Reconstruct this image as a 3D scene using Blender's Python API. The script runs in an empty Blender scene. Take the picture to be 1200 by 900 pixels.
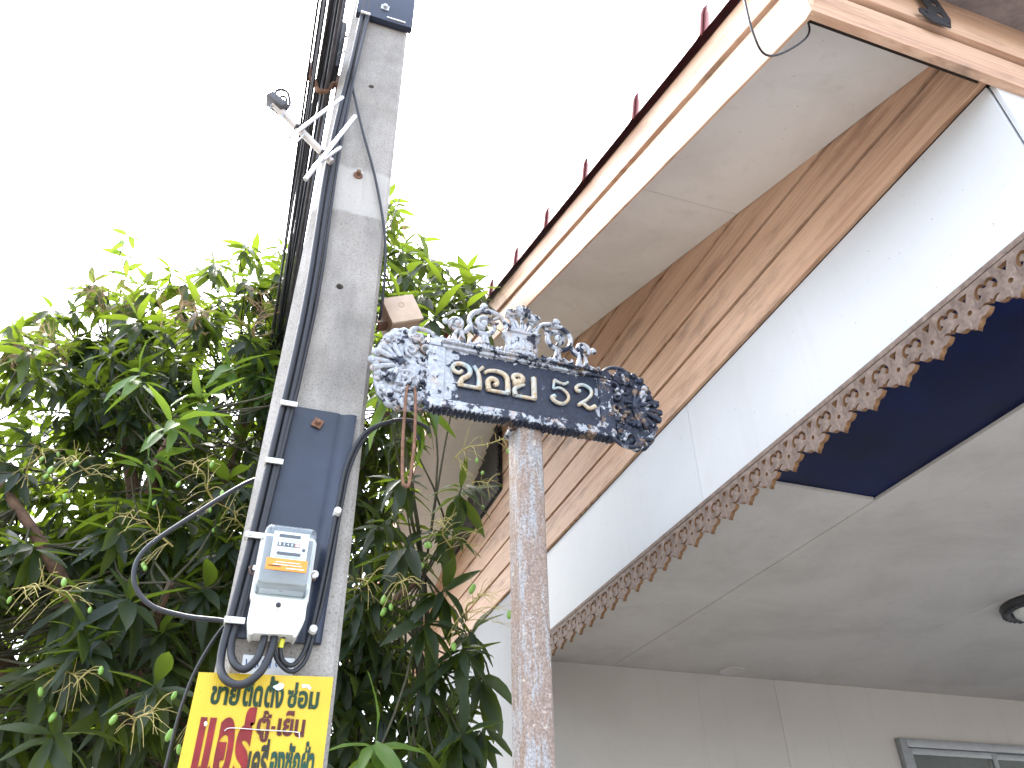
import bpy, bmesh, math, random
from mathutils import Vector, Matrix, Euler, noise as mnoise
R = math.radians
random.seed(7)
sc = bpy.context.scene
col = sc.collection

# ------------------------------------------------------------------ camera
cam = bpy.data.cameras.new('camera'); cam_o = bpy.data.objects.new('camera', cam); col.objects.link(cam_o)
cam.sensor_width = 36; cam.lens = 27; cam.clip_start = .02; cam.clip_end = 2000
AX = ((0.94606796, 0.17717183, 0.27122973), (-0.32371365, 0.55016348, 0.76975945), (-0.012841, -0.81604552, 0.57784498))
m = Matrix.Identity(4)
for i in range(3):
    m[i][0] = AX[i][0]; m[i][1] = -AX[i][1]; m[i][2] = -AX[i][2]
m.translation = (0, 0, 1.6)
cam_o.matrix_world = m
sc.camera = cam_o

# ------------------------------------------------------------------ sky, sun, exposure
SUN_EL, SUN_AZ = R(60), R(-22)            # azimuth from +Y towards +X: the sun stands high, ahead and to the left
w = bpy.data.worlds.new('World'); sc.world = w; w.use_nodes = True
wn = w.node_tree.nodes; wl = w.node_tree.links; wn.clear()
sky = wn.new('ShaderNodeTexSky'); sky.sky_type = 'NISHITA'; sky.sun_disc = False
sky.sun_elevation = SUN_EL; sky.sun_rotation = SUN_AZ
sky.air_density = 1.0; sky.dust_density = 3.0; sky.ozone_density = 1.0
hs = wn.new('ShaderNodeHueSaturation'); hs.inputs['Saturation'].default_value = .55
bg = wn.new('ShaderNodeBackground'); bg.inputs[1].default_value = .15
wo = wn.new('ShaderNodeOutputWorld')
wl.new(sky.outputs[0], hs.inputs['Color']); wl.new(hs.outputs[0], bg.inputs[0]); wl.new(bg.outputs[0], wo.inputs[0])
sd = bpy.data.lights.new('sun', 'SUN'); sd.energy = 1.4; sd.angle = R(12); sd.color = (1, .96, .90)
so = bpy.data.objects.new('sun', sd); col.objects.link(so)
sv = Vector((math.sin(SUN_AZ) * math.cos(SUN_EL), math.cos(SUN_AZ) * math.cos(SUN_EL), math.sin(SUN_EL)))
so.rotation_euler = sv.to_track_quat('Z', 'Y').to_euler(); so.location = sv * 30
sc.view_settings.view_transform = 'Standard'; sc.view_settings.look = 'None'
sc.view_settings.gamma = 1; sc.view_settings.exposure = 3.1; sc.view_settings.use_curve_mapping = False

# ------------------------------------------------------------------ scene graph helpers
W = {}
def attach(o, parent):
    if parent is not None:
        o.parent = parent; o.matrix_parent_inverse = W[parent].inverted()
def tag(o, label=None, cat=None, group=None, kind=None):
    if label: o['label'] = label
    if cat: o['category'] = cat
    if group: o['group'] = group
    if kind: o['kind'] = kind
    return o
def thing(name, loc, label, cat, group=None):
    o = bpy.data.objects.new(name, None); col.objects.link(o)
    o.empty_display_size = .05; o.location = loc; W[o] = Matrix.Translation(loc)
    return tag(o, label, cat, group)
def link(name, me, parent=None, mat=None, mw=None):
    if mat is not None and len(me.materials) == 0: me.materials.append(mat)
    o = bpy.data.objects.new(name, me); col.objects.link(o)
    mw = mw if mw is not None else Matrix.Identity(4)
    o.matrix_basis = mw; W[o] = mw
    attach(o, parent)
    return o
def crom(pts, n=6):
    """Catmull-Rom through the points (any dimension)."""
    P = [Vector(p) for p in pts]
    if len(P) < 3: return P
    out = []
    for i in range(len(P) - 1):
        p0 = P[i - 1] if i else P[0] * 2 - P[1]
        p1, p2 = P[i], P[i + 1]
        p3 = P[i + 2] if i + 2 < len(P) else P[-1] * 2 - P[-2]
        for k in range(n):
            t = k / n
            out.append(.5 * ((2 * p1) + (p2 - p0) * t + (2 * p0 - 5 * p1 + 4 * p2 - p3) * t * t + (3 * p1 - p0 - 3 * p2 + p3) * t ** 3))
    out.append(P[-1]); return out
class MB:
    def __init__(s): s.bm = bmesh.new()
    def box(s, x0, x1, y0, y1, z0, z1, bev=0, mw=None):
        b = bmesh.new(); bmesh.ops.create_cube(b, size=1)
        for v in b.verts: v.co = Vector(((v.co.x + .5) * (x1 - x0) + x0, (v.co.y + .5) * (y1 - y0) + y0, (v.co.z + .5) * (z1 - z0) + z0))
        if bev: bmesh.ops.bevel(b, geom=b.edges[:], offset=bev, segments=2, affect='EDGES', profile=.6)
        s._merge(b, mw); return s
    def _merge(s, b, mw=None):
        if mw is not None: bmesh.ops.transform(b, matrix=mw, verts=b.verts)
        t = bpy.data.meshes.new('t'); b.to_mesh(t); b.free(); s.bm.from_mesh(t); bpy.data.meshes.remove(t)
    def tube(s, path, r, sides=8, flat=None, cap=True):
        """sweep; r scalar or list; flat=(axis, k): squash the section along a world axis"""
        P = [Vector(p) for p in path]; n = len(P)
        rr = [r] * n if not hasattr(r, '__len__') else [r[0] + (r[-1] - r[0]) * i / (n - 1) for i in range(n)] if len(r) == 2 else list(r)
        ax = None if flat is None else Vector(flat[0]).normalized()
        T0 = (P[1] - P[0]).normalized()
        N = T0.orthogonal().normalized() if ax is None else None
        rings = []
        for i in range(n):
            T = (P[min(i + 1, n - 1)] - P[max(i - 1, 0)])
            T = T.normalized() if T.length > 1e-9 else T0
            if ax is not None:
                A = T.cross(ax)
                A = A.normalized() if A.length > 1e-6 else T.orthogonal().normalized()
                B = ax
                k = flat[1]
            else:
                N = (N - T * N.dot(T)); N = N.normalized() if N.length > 1e-6 else T.orthogonal().normalized()
                A = N; B = T.cross(N); k = 1
            rings.append([s.bm.verts.new(P[i] + (A * math.cos(a) + B * math.sin(a) * k) * rr[i]) for a in [2 * math.pi * j / sides for j in range(sides)]])
        for i in range(n - 1):
            for j in range(sides):
                s.bm.faces.new((rings[i][j], rings[i][(j + 1) % sides], rings[i + 1][(j + 1) % sides], rings[i + 1][j]))
        if cap:
            s.bm.faces.new(rings[0][::-1]); s.bm.faces.new(rings[-1])
        return s
    def lathe(s, prof, mw=None, n=24):
        """prof: (r, h) list, spun round Z"""
        b = bmesh.new(); rings = []
        for r, h in prof:
            rings.append([b.verts.new((r * math.cos(2 * math.pi * j / n), r * math.sin(2 * math.pi * j / n), h)) for j in range(n)])
        for i in range(len(prof) - 1):
            for j in range(n): b.faces.new((rings[i][j], rings[i][(j + 1) % n], rings[i + 1][(j + 1) % n], rings[i + 1][j]))
        b.faces.new(rings[0][::-1]); b.faces.new(rings[-1])
        s._merge(b, mw); return s
    def ball(s, c, r, sub=2, sc=(1, 1, 1)):
        b = bmesh.new(); bmesh.ops.create_icosphere(b, subdivisions=sub, radius=r)
        s._merge(b, Matrix.Translation(c) @ Matrix.Diagonal((*sc, 1))); return s
    def prism(s, poly, ax, a0, a1, mw=None):
        """polygon in the two axes other than ax, extruded from a0 to a1 along ax ('x','y','z')"""
        f = {'x': lambda p, a: (a, p[0], p[1]), 'y': lambda p, a: (p[0], a, p[1]), 'z': lambda p, a: (p[0], p[1], a)}[ax]
        b = bmesh.new()
        A = [b.verts.new(f(p, a0)) for p in poly]; B = [b.verts.new(f(p, a1)) for p in poly]
        n = len(poly)
        b.faces.new(A); b.faces.new(B[::-1])
        for i in range(n): b.faces.new((A[i], B[i], B[(i + 1) % n], A[(i + 1) % n]))
        bmesh.ops.recalc_face_normals(b, faces=b.faces)
        s._merge(b, mw); return s
    def mesh(s, name='m', smooth=40):
        bmesh.ops.recalc_face_normals(s.bm, faces=s.bm.faces)
        me = bpy.data.meshes.new(name); s.bm.to_mesh(me); s.bm.free()
        if smooth:
            me.shade_smooth(); me.set_sharp_from_angle(angle=R(smooth))
        return me
    def build(s, name, mat, parent=None, mw=None, smooth=40):
        return link(name, s.mesh(name, smooth), parent, mat, mw)
def cutout(name, loops, depth, bevel=0):
    """flat plate in local XY with holes (even-odd), thickness along Z"""
    c = bpy.data.curves.new(name, 'CURVE'); c.dimensions = '2D'; c.fill_mode = 'BOTH'; c.extrude = depth / 2
    c.bevel_depth = bevel; c.bevel_resolution = 0
    for L in loops:
        sp = c.splines.new('POLY'); sp.points.add(len(L) - 1); sp.use_cyclic_u = True
        for p, q in zip(sp.points, L): p.co = (q[0], q[1], 0, 1)
    o = bpy.data.objects.new(name, c); col.objects.link(o); bpy.context.view_layer.update()
    me = bpy.data.meshes.new_from_object(o); bpy.data.objects.remove(o); bpy.data.curves.remove(c)
    me.materials.clear(); return me
def glyphs(body, size, off=0, extrude=0):
    c = bpy.data.curves.new('g', 'FONT'); c.body = body; c.size = size; c.offset = off; c.extrude = extrude; c.resolution_u = 3
    o = bpy.data.objects.new('g', c); col.objects.link(o); bpy.context.view_layer.update()
    me = bpy.data.meshes.new_from_object(o); bpy.data.objects.remove(o); bpy.data.curves.remove(c)
    me.materials.clear()
    par = list(range(len(me.vertices)))                     # lay each stroke a hair above the last, so that overlaps never share a plane
    def root(i):
        while par[i] != i: par[i] = par[par[i]]; i = par[i]
        return i
    for e in me.edges: par[root(e.vertices[0])] = root(e.vertices[1])
    ids = {}
    for v in me.vertices: v.co.z += 2e-5 * ids.setdefault(root(v.index), len(ids))
    return me
def fit(me, x0, x1, y0, y1):
    xs = [v.co.x for v in me.vertices]; ys = [v.co.y for v in me.vertices]
    a, b, c, d = min(xs), max(xs), min(ys), max(ys)
    for v in me.vertices:
        v.co.x = x0 + (v.co.x - a) / (b - a) * (x1 - x0); v.co.y = y0 + (v.co.y - c) / (d - c) * (y1 - y0)
FRONT = Matrix(((1, 0, 0, 0), (0, 0, -1, 0), (0, 1, 0, 0), (0, 0, 0, 1)))      # local XY plate -> world XZ, local +Z faces -Y
def front(x, y, z): return Matrix.Translation((x, y, z)) @ FRONT

# ------------------------------------------------------------------ materials
class NT:
    def __init__(s, name):
        s.m = bpy.data.materials.new(name); s.m.use_nodes = True; s.t = s.m.node_tree
        s.b = s.t.nodes['Principled BSDF']; s.out = s.t.nodes['Material Output']
    def n(s, typ, **kw):
        x = s.t.nodes.new('ShaderNode' + typ)
        for k, v in kw.items():
            if k.startswith('_'): setattr(x, k[1:], v)
            else:
                key = k.replace('__', ' ')
                i = x.inputs[int(key[1:])] if key[0] == 'i' and key[1:].isdigit() else x.inputs[key]
                s.set(i, v)
        return x
    def set(s, i, v):
        if hasattr(v, 'is_output') or hasattr(v, 'links'): s.t.links.new(v, i)
        elif hasattr(v, '__len__') and len(v) == 3 and i.type == 'RGBA': i.default_value = (*v, 1)
        else: i.default_value = v
    def P(s, **kw):
        for k, v in kw.items(): s.set(s.b.inputs[k.replace('__', ' ')], v)
        return s
    def co(s, scale=(1, 1, 1), src='Object', rnd=False):
        tc = s.n('TexCoord'); v = tc.outputs[src]
        if rnd:
            oi = s.n('ObjectInfo'); a = s.n('VectorMath', _operation='ADD'); mul = s.n('Math', _operation='MULTIPLY'); mul.inputs[1].default_value = 37.0
            s.t.links.new(oi.outputs['Random'], mul.inputs[0]); s.t.links.new(v, a.inputs[0]); s.t.links.new(mul.outputs[0], a.inputs[1]); v = a.outputs[0]
        mp = s.n('Mapping'); s.t.links.new(v, mp.inputs[0]); mp.inputs['Scale'].default_value = scale
        return mp.outputs[0]
    def noise(s, vec, scale, detail=5, rough=.6, dist=0):
        return s.n('TexNoise', Vector=vec, Scale=scale, Detail=detail, Roughness=rough, Distortion=dist).outputs['Fac']
    def ramp(s, fac, stops, interp='LINEAR'):
        r = s.n('ValToRGB'); r.color_ramp.interpolation = interp; e = r.color_ramp.elements
        while len(e) < len(stops): e.new(.5)
        for q, (p, c) in zip(e, stops):
            q.position = p; q.color = (*c, 1) if hasattr(c, '__len__') else (c, c, c, 1)
        s.t.links.new(fac, r.inputs[0]); return r.outputs[0]
    def mix(s, f, a, b, mode='MIX'):
        x = s.n('Mix', _data_type='RGBA', _blend_type=mode)
        s.set(x.inputs[0], f); s.set(x.inputs[6], a); s.set(x.inputs[7], b); return x.outputs[2]
    def math(s, op, a, b=0.0, clamp=False):
        x = s.n('Math', _operation=op); x.use_clamp = clamp; s.set(x.inputs[0], a); s.set(x.inputs[1], b); return x.outputs[0]
    def bump(s, h, strength=.3, dist=.01):
        b = s.n('Bump', Height=h, Strength=strength, Distance=dist); s.t.links.new(b.outputs[0], s.b.inputs['Normal']); return s
def simple(name, c, rough=.5, metal=0, var=.12, scale=30, bump=.1, bd=.002):
    t = NT(name); v = t.co(); f = t.noise(v, scale)
    lo = tuple(max(0, x * (1 - var)) for x in c); hi = tuple(min(1, x * (1 + var)) for x in c)
    t.P(Base__Color=t.ramp(f, [(.3, lo), (.7, hi)]), Roughness=rough, Metallic=metal)
    if bump: t.bump(f, bump, bd)
    return t.m
def wood_siding():
    t = NT('wood_grain_board'); v = t.co(rnd=False)
    lowy = t.co((3, .8, 4)); warp = t.noise(lowy, 1.0, 2, .5)
    sep = t.n('SeparateXYZ'); t.t.links.new(v, sep.inputs[0])
    ph = t.math('ADD', t.math('MULTIPLY', sep.outputs[2], 1150.0), t.math('MULTIPLY', warp, 190.0))
    wv = t.math('MULTIPLY_ADD', t.math('SINE', ph), .5); wv.node.inputs[2].default_value = .5
    fine = t.noise(t.co((20, 4, 260)), 1.0, 4, .65)
    streak = t.noise(t.co((20, 1.7, 85), rnd=True), 1.0, 5, .7, .25)
    amp = t.ramp(t.noise(t.co((3, 1.1, 22), rnd=True), 1.0, 3, .6), [(.35, .15), (.65, 1.0)])
    line = t.math('MULTIPLY', t.math('SUBTRACT', 1.0, t.math('POWER', wv, .55)), amp)
    grain = t.math('SUBTRACT', t.math('ADD', t.math('MULTIPLY', streak, .75), t.math('MULTIPLY', fine, .35)), t.math('MULTIPLY', line, .30))
    base = t.ramp(grain, [(.18, (.22, .10, .05)), (.40, (.48, .275, .175)), (.60, (.62, .395, .27)), (.8, (.72, .485, .345))])
    big = t.noise(t.co((1.5, .7, 4)), 1.3, 4, .6)
    base = t.mix(t.ramp(big, [(.42, 0.0), (.62, .45)]), base, (.72, .49, .345))
    st = t.math('MULTIPLY', t.ramp(t.noise(t.co((4, 1.6, 7), rnd=True), 1.6, 5, .7), [(.53, 0.0), (.70, 1.0)]), t.ramp(fine, [(.25, .3), (.7, 1.0)]))
    base = t.mix(t.math('MULTIPLY', st, .75), base, (.085, .055, .045))
    t.P(Base__Color=base, Roughness=.62); t.bump(grain, .6, .0025)
    return t.m
def paint(name, c, dirt=(.35, .31, .27), amt=.35, rough=.55, sc1=2.2):
    t = NT(name); v = t.co()
    f = t.noise(v, sc1, 7, .65, .4); g = t.noise(t.co(), 26, 6, .7)
    colr = t.mix(t.math('MULTIPLY', t.ramp(f, [(.45, 0.0), (.75, 1.0)]), amt), c, dirt)
    sp = t.ramp(t.noise(t.co(), 95, 2, .5), [(.735, 0.0), (.76, 1.0)])
    colr = t.mix(t.math('MULTIPLY', sp, .45), colr, (.12, .10, .09))
    stx = t.ramp(t.noise(t.co((9, 9, .45)), 2.0, 5, .65), [(.56, 0.0), (.80, .30)])
    colr = t.mix(stx, colr, dirt)
    t.P(Base__Color=colr, Roughness=rough); t.bump(g, .12, .002); return t.m
def concrete_pole():
    t = NT('aged_concrete')
    v = t.co(); f = t.noise(v, 5, 8, .7); g = t.noise(v, 190, 6, .8); sm = t.noise(t.co((1, 1, .25)), 9, 6, .65)
    c = t.ramp(f, [(.28, (.23, .21, .187)), (.5, (.335, .31, .28)), (.74, (.44, .41, .375))])
    c = t.mix(t.ramp(g, [(.33, .75), (.50, 0.0)]), c, (.075, .07, .065))
    c = t.mix(t.math('MULTIPLY', t.ramp(sm, [(.5, 0.0), (.72, 1.0)]), .5), c, (.12, .115, .11))
    sep = t.n('SeparateXYZ'); t.t.links.new(v, sep.inputs[0])
    wob = t.math('MULTIPLY_ADD', t.noise(v, 30, 3, .6), .03); wob.node.inputs[2].default_value = -.015
    zz = t.math('ADD', sep.outputs[2], wob)
    a = t.math('MULTIPLY', t.ramp(t.math('SUBTRACT', zz, 3.0), [(.195, 0.0), (.205, 1.0)]), t.ramp(t.math('SUBTRACT', zz, 3.0), [(.375, 1.0), (.39, 0.0)]))
    c = t.mix(t.math('MULTIPLY', a, .62), c, (.50, .475, .44))
    st = t.ramp(t.noise(t.co((1, 1, .06)), 26, 5, .6), [(.55, 0.0), (.75, .35)])
    c = t.mix(st, c, (.16, .13, .11))
    vo = t.n('TexVoronoi', Vector=v, Scale=70.0); pit = t.ramp(vo.outputs['Distance'], [(.06, 0.0), (.17, 1.0)])
    c = t.mix(t.math('MULTIPLY', t.math('SUBTRACT', 1.0, pit), .22), c, (.06, .055, .05))
    t.P(Base__Color=c, Roughness=.9); t.bump(t.math('ADD', t.math('MULTIPLY', g, .7), t.math('MULTIPLY', pit, .6)), .65, .004)
    return t.m
def sign_paint(name, white_bias, field=False, slope=-.42, fs=34):
    """layers of chipped white, navy and gold paint over cast iron; whiter at the -X end"""
    t = NT(name); v = t.co(); sep = t.n('SeparateXYZ'); t.t.links.new(v, sep.inputs[0])
    f = t.noise(v, fs, 8, .62, .3); f2 = t.noise(t.co(), 95, 6, .7); f3 = t.noise(t.co(), 21, 5, .6)
    navy = t.ramp(f2, [(.3, (.006, .008, .016)), (.7, (.024, .034, .066))])
    white = t.ramp(f2, [(.25, (.20, .22, .26)), (.55, (.42, .44, .48)), (.75, (.60, .60, .62))])
    k = t.math('ADD', f, t.math('MULTIPLY', sep.outputs[0], slope))
    if field:                       # bare navy plate with white left in flakes round the rim
        ax = t.math('MAXIMUM', t.math('MULTIPLY', sep.outputs[0], -1.0), t.math('SUBTRACT', sep.outputs[0], .022)); az = t.math('ABSOLUTE', sep.outputs[2])
        ex = t.math('MULTIPLY', t.math('SUBTRACT', ax, .172), 9.0); ez = t.math('MULTIPLY', t.math('SUBTRACT', az, .073), 14.0)
        k = t.math('ADD', f, t.math('MAXIMUM', t.math('MAXIMUM', ex, ez), -.16))
    fac = t.ramp(t.math('ADD', k, white_bias), [(.49, 0.0), (.525, 1.0)])
    c = t.mix(fac, navy, white)
    gold = t.math('MULTIPLY', t.ramp(f3, [(.54, 0.0), (.60, 1.0)]), t.ramp(f2, [(.42, 0.0), (.55, .9)]))
    if not field: c = t.mix(t.math('MULTIPLY', gold, .6), c, (.36, .22, .11))
    geo = t.n('NewGeometry'); pn = t.ramp(geo.outputs['Pointiness'], [(.47, 0.0), (.56, 1.0)])
    rust = t.ramp(t.noise(t.co(), 60, 6, .7), [(.60, 0.0), (.68, .7)])
    c = t.mix(rust, c, (.05, .035, .03))
    t.P(Base__Color=c, Roughness=.55, Metallic=0.0); t.bump(t.math('ADD', t.math('MULTIPLY', fac, .4), t.math('MULTIPLY', f2, .6)), .7, .0022)
    return t.m
def post_paint():
    t = NT('peeling_painted_steel'); v = t.co()
    f = t.noise(t.co((1, 1, .16)), 48, 8, .72, .2); g = t.noise(v, 210, 4, .7); h = t.noise(t.co((1, 1, .12)), 13, 6, .6)
    rust = t.ramp(g, [(.3, (.15, .108, .084)), (.55, (.28, .205, .165)), (.8, (.40, .32, .27))])
    grey = t.ramp(g, [(.3, (.20, .20, .205)), (.7, (.40, .395, .40))])
    c = t.mix(t.ramp(t.math('ADD', t.math('MULTIPLY', f, .75), t.math('MULTIPLY', g, .3)), [(.50, 0.0), (.60, 1.0)]), rust, grey)
    c = t.mix(t.math('MULTIPLY', t.ramp(h, [(.63, 0.0), (.68, 1.0)]), .6), c, (.035, .055, .12))
    c = t.mix(t.ramp(t.noise(v, 60, 5, .7), [(.60, 0.0), (.66, .8)]), c, (.52, .46, .38))
    t.P(Base__Color=c, Roughness=.75); t.bump(t.math('ADD', g, f), .5, .002); return t.m
def leaf_mat(name, dark, light, back, trans=.3, rough=.38):
    t = NT(name); geo = t.n('NewGeometry'); oi = t.n('ObjectInfo')
    r = t.math('FRACT', t.math('ADD', geo.outputs['Random Per Island'], oi.outputs['Random']))
    c = t.ramp(r, [(.0, dark), (.6, tuple((a + b) / 2 for a, b in zip(dark, light))), (1.0, light)])
    f = t.noise(t.co((1, 1, 1)), 40, 3, .5); c = t.mix(t.math('MULTIPLY', f, .3), c, dark)
    t.P(Base__Color=c, Roughness=rough)
    t.b.inputs['Specular IOR Level'].default_value = .35
    tr = t.n('BsdfTranslucent', Color=t.mix(r, back, tuple(x * .7 for x in back)))
    mx = t.n('MixShader', Fac=trans); t.t.links.new(t.b.outputs[0], mx.inputs[1]); t.t.links.new(tr.outputs[0], mx.inputs[2])
    t.t.links.new(mx.outputs[0], t.out.inputs[0]); return t.m
def glass(name, tint=(.9, .95, .95), rough=.08, fac=.05):
    t = NT(name); g = t.n('BsdfGlossy', Color=(1, 1, 1), Roughness=rough); tr = t.n('BsdfTransparent', Color=tint)
    lw = t.n('LayerWeight', Blend=.35); f = t.math('MULTIPLY_ADD', lw.outputs['Facing'], .30, True); f.node.inputs[2].default_value = fac
    mx = t.n('MixShader', Fac=f); t.t.links.new(tr.outputs[0], mx.inputs[1]); t.t.links.new(g.outputs[0], mx.inputs[2])
    t.t.links.new(mx.outputs[0], t.out.inputs[0]); return t.m
def spray(name, c, edge=.5, alpha=1.0, scale=90):
    t = NT(name); v = t.co(); f = t.noise(v, scale, 5, .7); g = t.noise(t.co(), 25, 3, .6)
    cc = t.mix(t.ramp(g, [(.35, 0.0), (.65, 1.0)]), tuple(x * .5 for x in c), c)
    t.P(Base__Color=cc, Roughness=.7, Alpha=t.math('MULTIPLY', t.ramp(f, [(edge - .15, 0.0), (edge, 1.0)]), alpha)); return t.m

M_wood = wood_siding()
M_groove = simple('dark_joint', (.022, .012, .008), .9)
M_beam = paint('white_house_paint', (.54, .55, .57), (.42, .41, .39), .25)
M_soffit = paint('soffit_board_paint', (.76, .73, .705), (.42, .38, .34), .40)
M_ceil = paint('ceiling_paint', (.50, .475, .45), (.25, .23, .21), .6, sc1=1.6)
M_wall = paint('interior_wall_paint', (.47, .44, .41), (.30, .27, .24), .35, sc1=1.2)
M_wallout = paint('outer_wall_paint', (.23, .23, .23), (.16, .155, .15), .5)
M_tile = simple('red_roof_tile', (.26, .085, .09), .55, var=.3, scale=14, bump=.3)
M_tileb = simple('tile_underside', (.22, .19, .18), .85, var=.3, scale=25)
M_black = simple('black_plastic', (.012, .013, .016), .42, var=.3, bump=.05)
M_slate = simple('slate_blue_plastic', (.016, .024, .045), .45, var=.3, scale=9, bump=.12)
M_blackmet = simple('black_steel_bracket', (.02, .021, .025), .5, var=.3, bump=.1)
M_cable = simple('black_cable_sheath', (.011, .012, .016), .5, var=.3, bump=.03)
M_cable_grey = simple('faded_cable_sheath', (.055, .05, .055), .55, var=.4, bump=.03)
M_grey_metal = simple('galvanised_steel', (.42, .43, .45), .45, .7, .2)
M_alu = simple('aluminium', (.62, .63, .65), .4, .75, .15)
M_rust = simple('rusty_steel', (.17, .085, .05), .85, var=.5, scale=60, bump=.5)
M_white = simple('white_plastic', (.72, .71, .68), .45, var=.06, scale=18, bump=.05)
M_clip = simple('grey_white_clip', (.62, .61, .58), .5, var=.15, scale=60)
M_concrete = concrete_pole()
M_hole = simple('shadowed_concrete', (.07, .065, .06), .95)
M_box = simple('brown_box_paint', (.36, .245, .165), .55, var=.18, scale=22, bump=.1)
M_boxlid = simple('tan_box_paint', (.56, .42, .31), .5, var=.14, scale=22, bump=.1)
M_blue = simple('navy_ceiling_sheet', (.0006, .0044, .038), .35, var=.4, scale=5, bump=.02); M_blue.node_tree.nodes['Principled BSDF'].inputs['Specular IOR Level'].default_value = .12
M_fret = None
def fret():
    t = NT('weathered_fretwork_wood'); f = t.noise(t.co((1, 1, 1)), 55, 6, .65); b = t.noise(t.co(rnd=True), 12, 4, .6); s2 = t.noise(t.co((1, .12, 1)), 160, 4, .6)
    c = t.ramp(f, [(.3, (.085, .057, .045)), (.6, (.19, .138, .112)), (.85, (.31, .245, .21))])
    c = t.mix(t.ramp(b, [(.5, 0.0), (.75, .6)]), c, (.07, .04, .028))
    c = t.mix(t.ramp(s2, [(.6, 0.0), (.75, .4)]), c, (.34, .27, .23))
    t.P(Base__Color=c, Roughness=.8); t.bump(t.math('ADD', f, s2), .4, .002); return t.m
M_fret = fret()
M_fretcut = simple('raw_cut_wood_edge', (.22, .115, .05), .75, var=.35, scale=70, bump=.2)
M_yellow = NT('yellow_corrugated_plastic')
def _y():
    t = M_yellow; v = t.co(); sep = t.n('SeparateXYZ'); t.t.links.new(v, sep.inputs[0])
    wv = t.math('SINE', t.math('MULTIPLY', sep.outputs[0], 1500.0)); f = t.noise(v, 14, 4, .6)
    c = t.ramp(f, [(.3, (.56, .355, .003)), (.7, (.62, .42, .008))])
    c = t.mix(t.ramp(t.noise(t.co(), 70, 3, .6), [(.66, 0.0), (.72, .5)]), c, (.34, .19, .008))
    t.P(Base__Color=c, Roughness=.42); t.bump(wv, .25, .0006); return t.m
M_yellow = _y()
M_signfield = sign_paint('navy_field_paint', -.015, True)
M_signwhite = sign_paint('chipped_white_paint', .0)
M_signrim = sign_paint('chipped_rim_paint', .02, False, -.42, 50)
M_crest = sign_paint('chipped_crest_paint', .05, False, -.14, 30)
M_endl = sign_paint('chipped_end_paint', -.01, False, -.24, 26)
M_signiron = sign_paint('dark_iron_paint', -.2)
def letter_mat():
    t = NT('faded_gold_letter'); v = t.co(); f = t.noise(v, 70, 6, .65); g = t.noise(t.co(), 20, 4, .6)
    c = t.ramp(f, [(.3, (.36, .25, .13)), (.55, (.52, .44, .32)), (.8, (.58, .55, .49))])
    c = t.mix(t.ramp(g, [(.5, 0.0), (.62, .8)]), c, (.30, .42, .47))
    c = t.mix(t.ramp(t.noise(t.co(), 120, 4, .7), [(.60, 0.0), (.66, .85)]), c, (.03, .04, .07))
    t.P(Base__Color=c, Roughness=.6); t.bump(f, .4, .001); return t.m
M_letter = letter_mat()
M_post = post_paint()
M_bark = simple('mango_bark', (.13, .075, .05), .9, var=.5, scale=18, bump=.8, bd=.01)
M_twig = simple('green_twig', (.045, .042, .02), .8, var=.4, scale=30)
M_leaf = leaf_mat('mango_leaf', (.004, .011, .007), (.016, .033, .015), (.32, .46, .03), .27, .48)
M_leafy = leaf_mat('young_sunlit_leaf', (.055, .115, .022), (.10, .19, .038), (.30, .45, .045), .30, .42)  # pale green of new growth, with sunlight on it painted into the colour
M_panicle = simple('fruit_stalk', (.36, .30, .10), .7, var=.3, scale=40)
M_stalkdry = simple('dry_flower_stalk', (.34, .22, .11), .8, var=.3, scale=40)
M_fruit = simple('green_mango', (.16, .30, .05), .4, var=.2, scale=40)
M_glass = glass('clear_cover')
M_dial = simple('dial_face', (.74, .76, .78), .5, var=.03)
M_orange = simple('orange_label', (.75, .26, .03), .55, var=.12, scale=60)
M_ink = simple('black_ink', (.02, .02, .022), .6)
M_bluink = spray('blue_ink', (.05, .14, .50), .45, .9, 300)
M_frame = simple('grey_aluminium_frame', (.30, .31, .33), .45, .5, .1)
M_curtain = simple('green_curtain', (.20, .25, .22), .85, var=.2, scale=12)
M_wglass = glass('window_glass', (.55, .62, .60), .03, .10)
M_lens = simple('ribbed_lamp_glass', (.62, .64, .62), .25, var=.2, scale=90, bump=.6)
M_louver = simple('dark_louvre', (.025, .022, .028), .6, var=.3)
M_ground = paint('packed_soil', (.11, .095, .075), (.10, .12, .05), .6, .95, .8)
M_road = paint('concrete_lane', (.17, .17, .17), (.10, .10, .10), .5, .9, .7)
M_slab = paint('concrete_drive', (.13, .125, .12), (.09, .085, .08), .5, .8, .9)

# ------------------------------------------------------------------ the ground
gp = MB(); gp.box(-300, 300, -300, 300, -.5, 0); tag(gp.build('ground', M_ground), kind='structure')
rp = MB(); rp.box(-60, 60, -5.2, 1.0, -.2, .02); tag(rp.build('road', M_road), kind='structure')
dp = MB(); dp.box(1.0, 9, 1.02, 8, -.2, .06, .01); tag(dp.build('driveway', M_slab), kind='structure')

# ------------------------------------------------------------------ the house
S = .36; ANG = math.atan(S); YE, YR = .575, 3.74; WX, FX = 1.32, .837
def zf(y): return 3.066 + S * ((y if y <= YR else 2 * YR - y) - YE)          # underside line of the verge boards
def zs(y): return 3.266 + S * ((y if y <= YR else 2 * YR - y) - .668)        # soffit line
YEND = 2 * YR - .59
house = thing('house', (3.5, 3.74, 0), 'house with peach wood-grain gable boards, white beams and red roof tiles', 'house')
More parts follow.
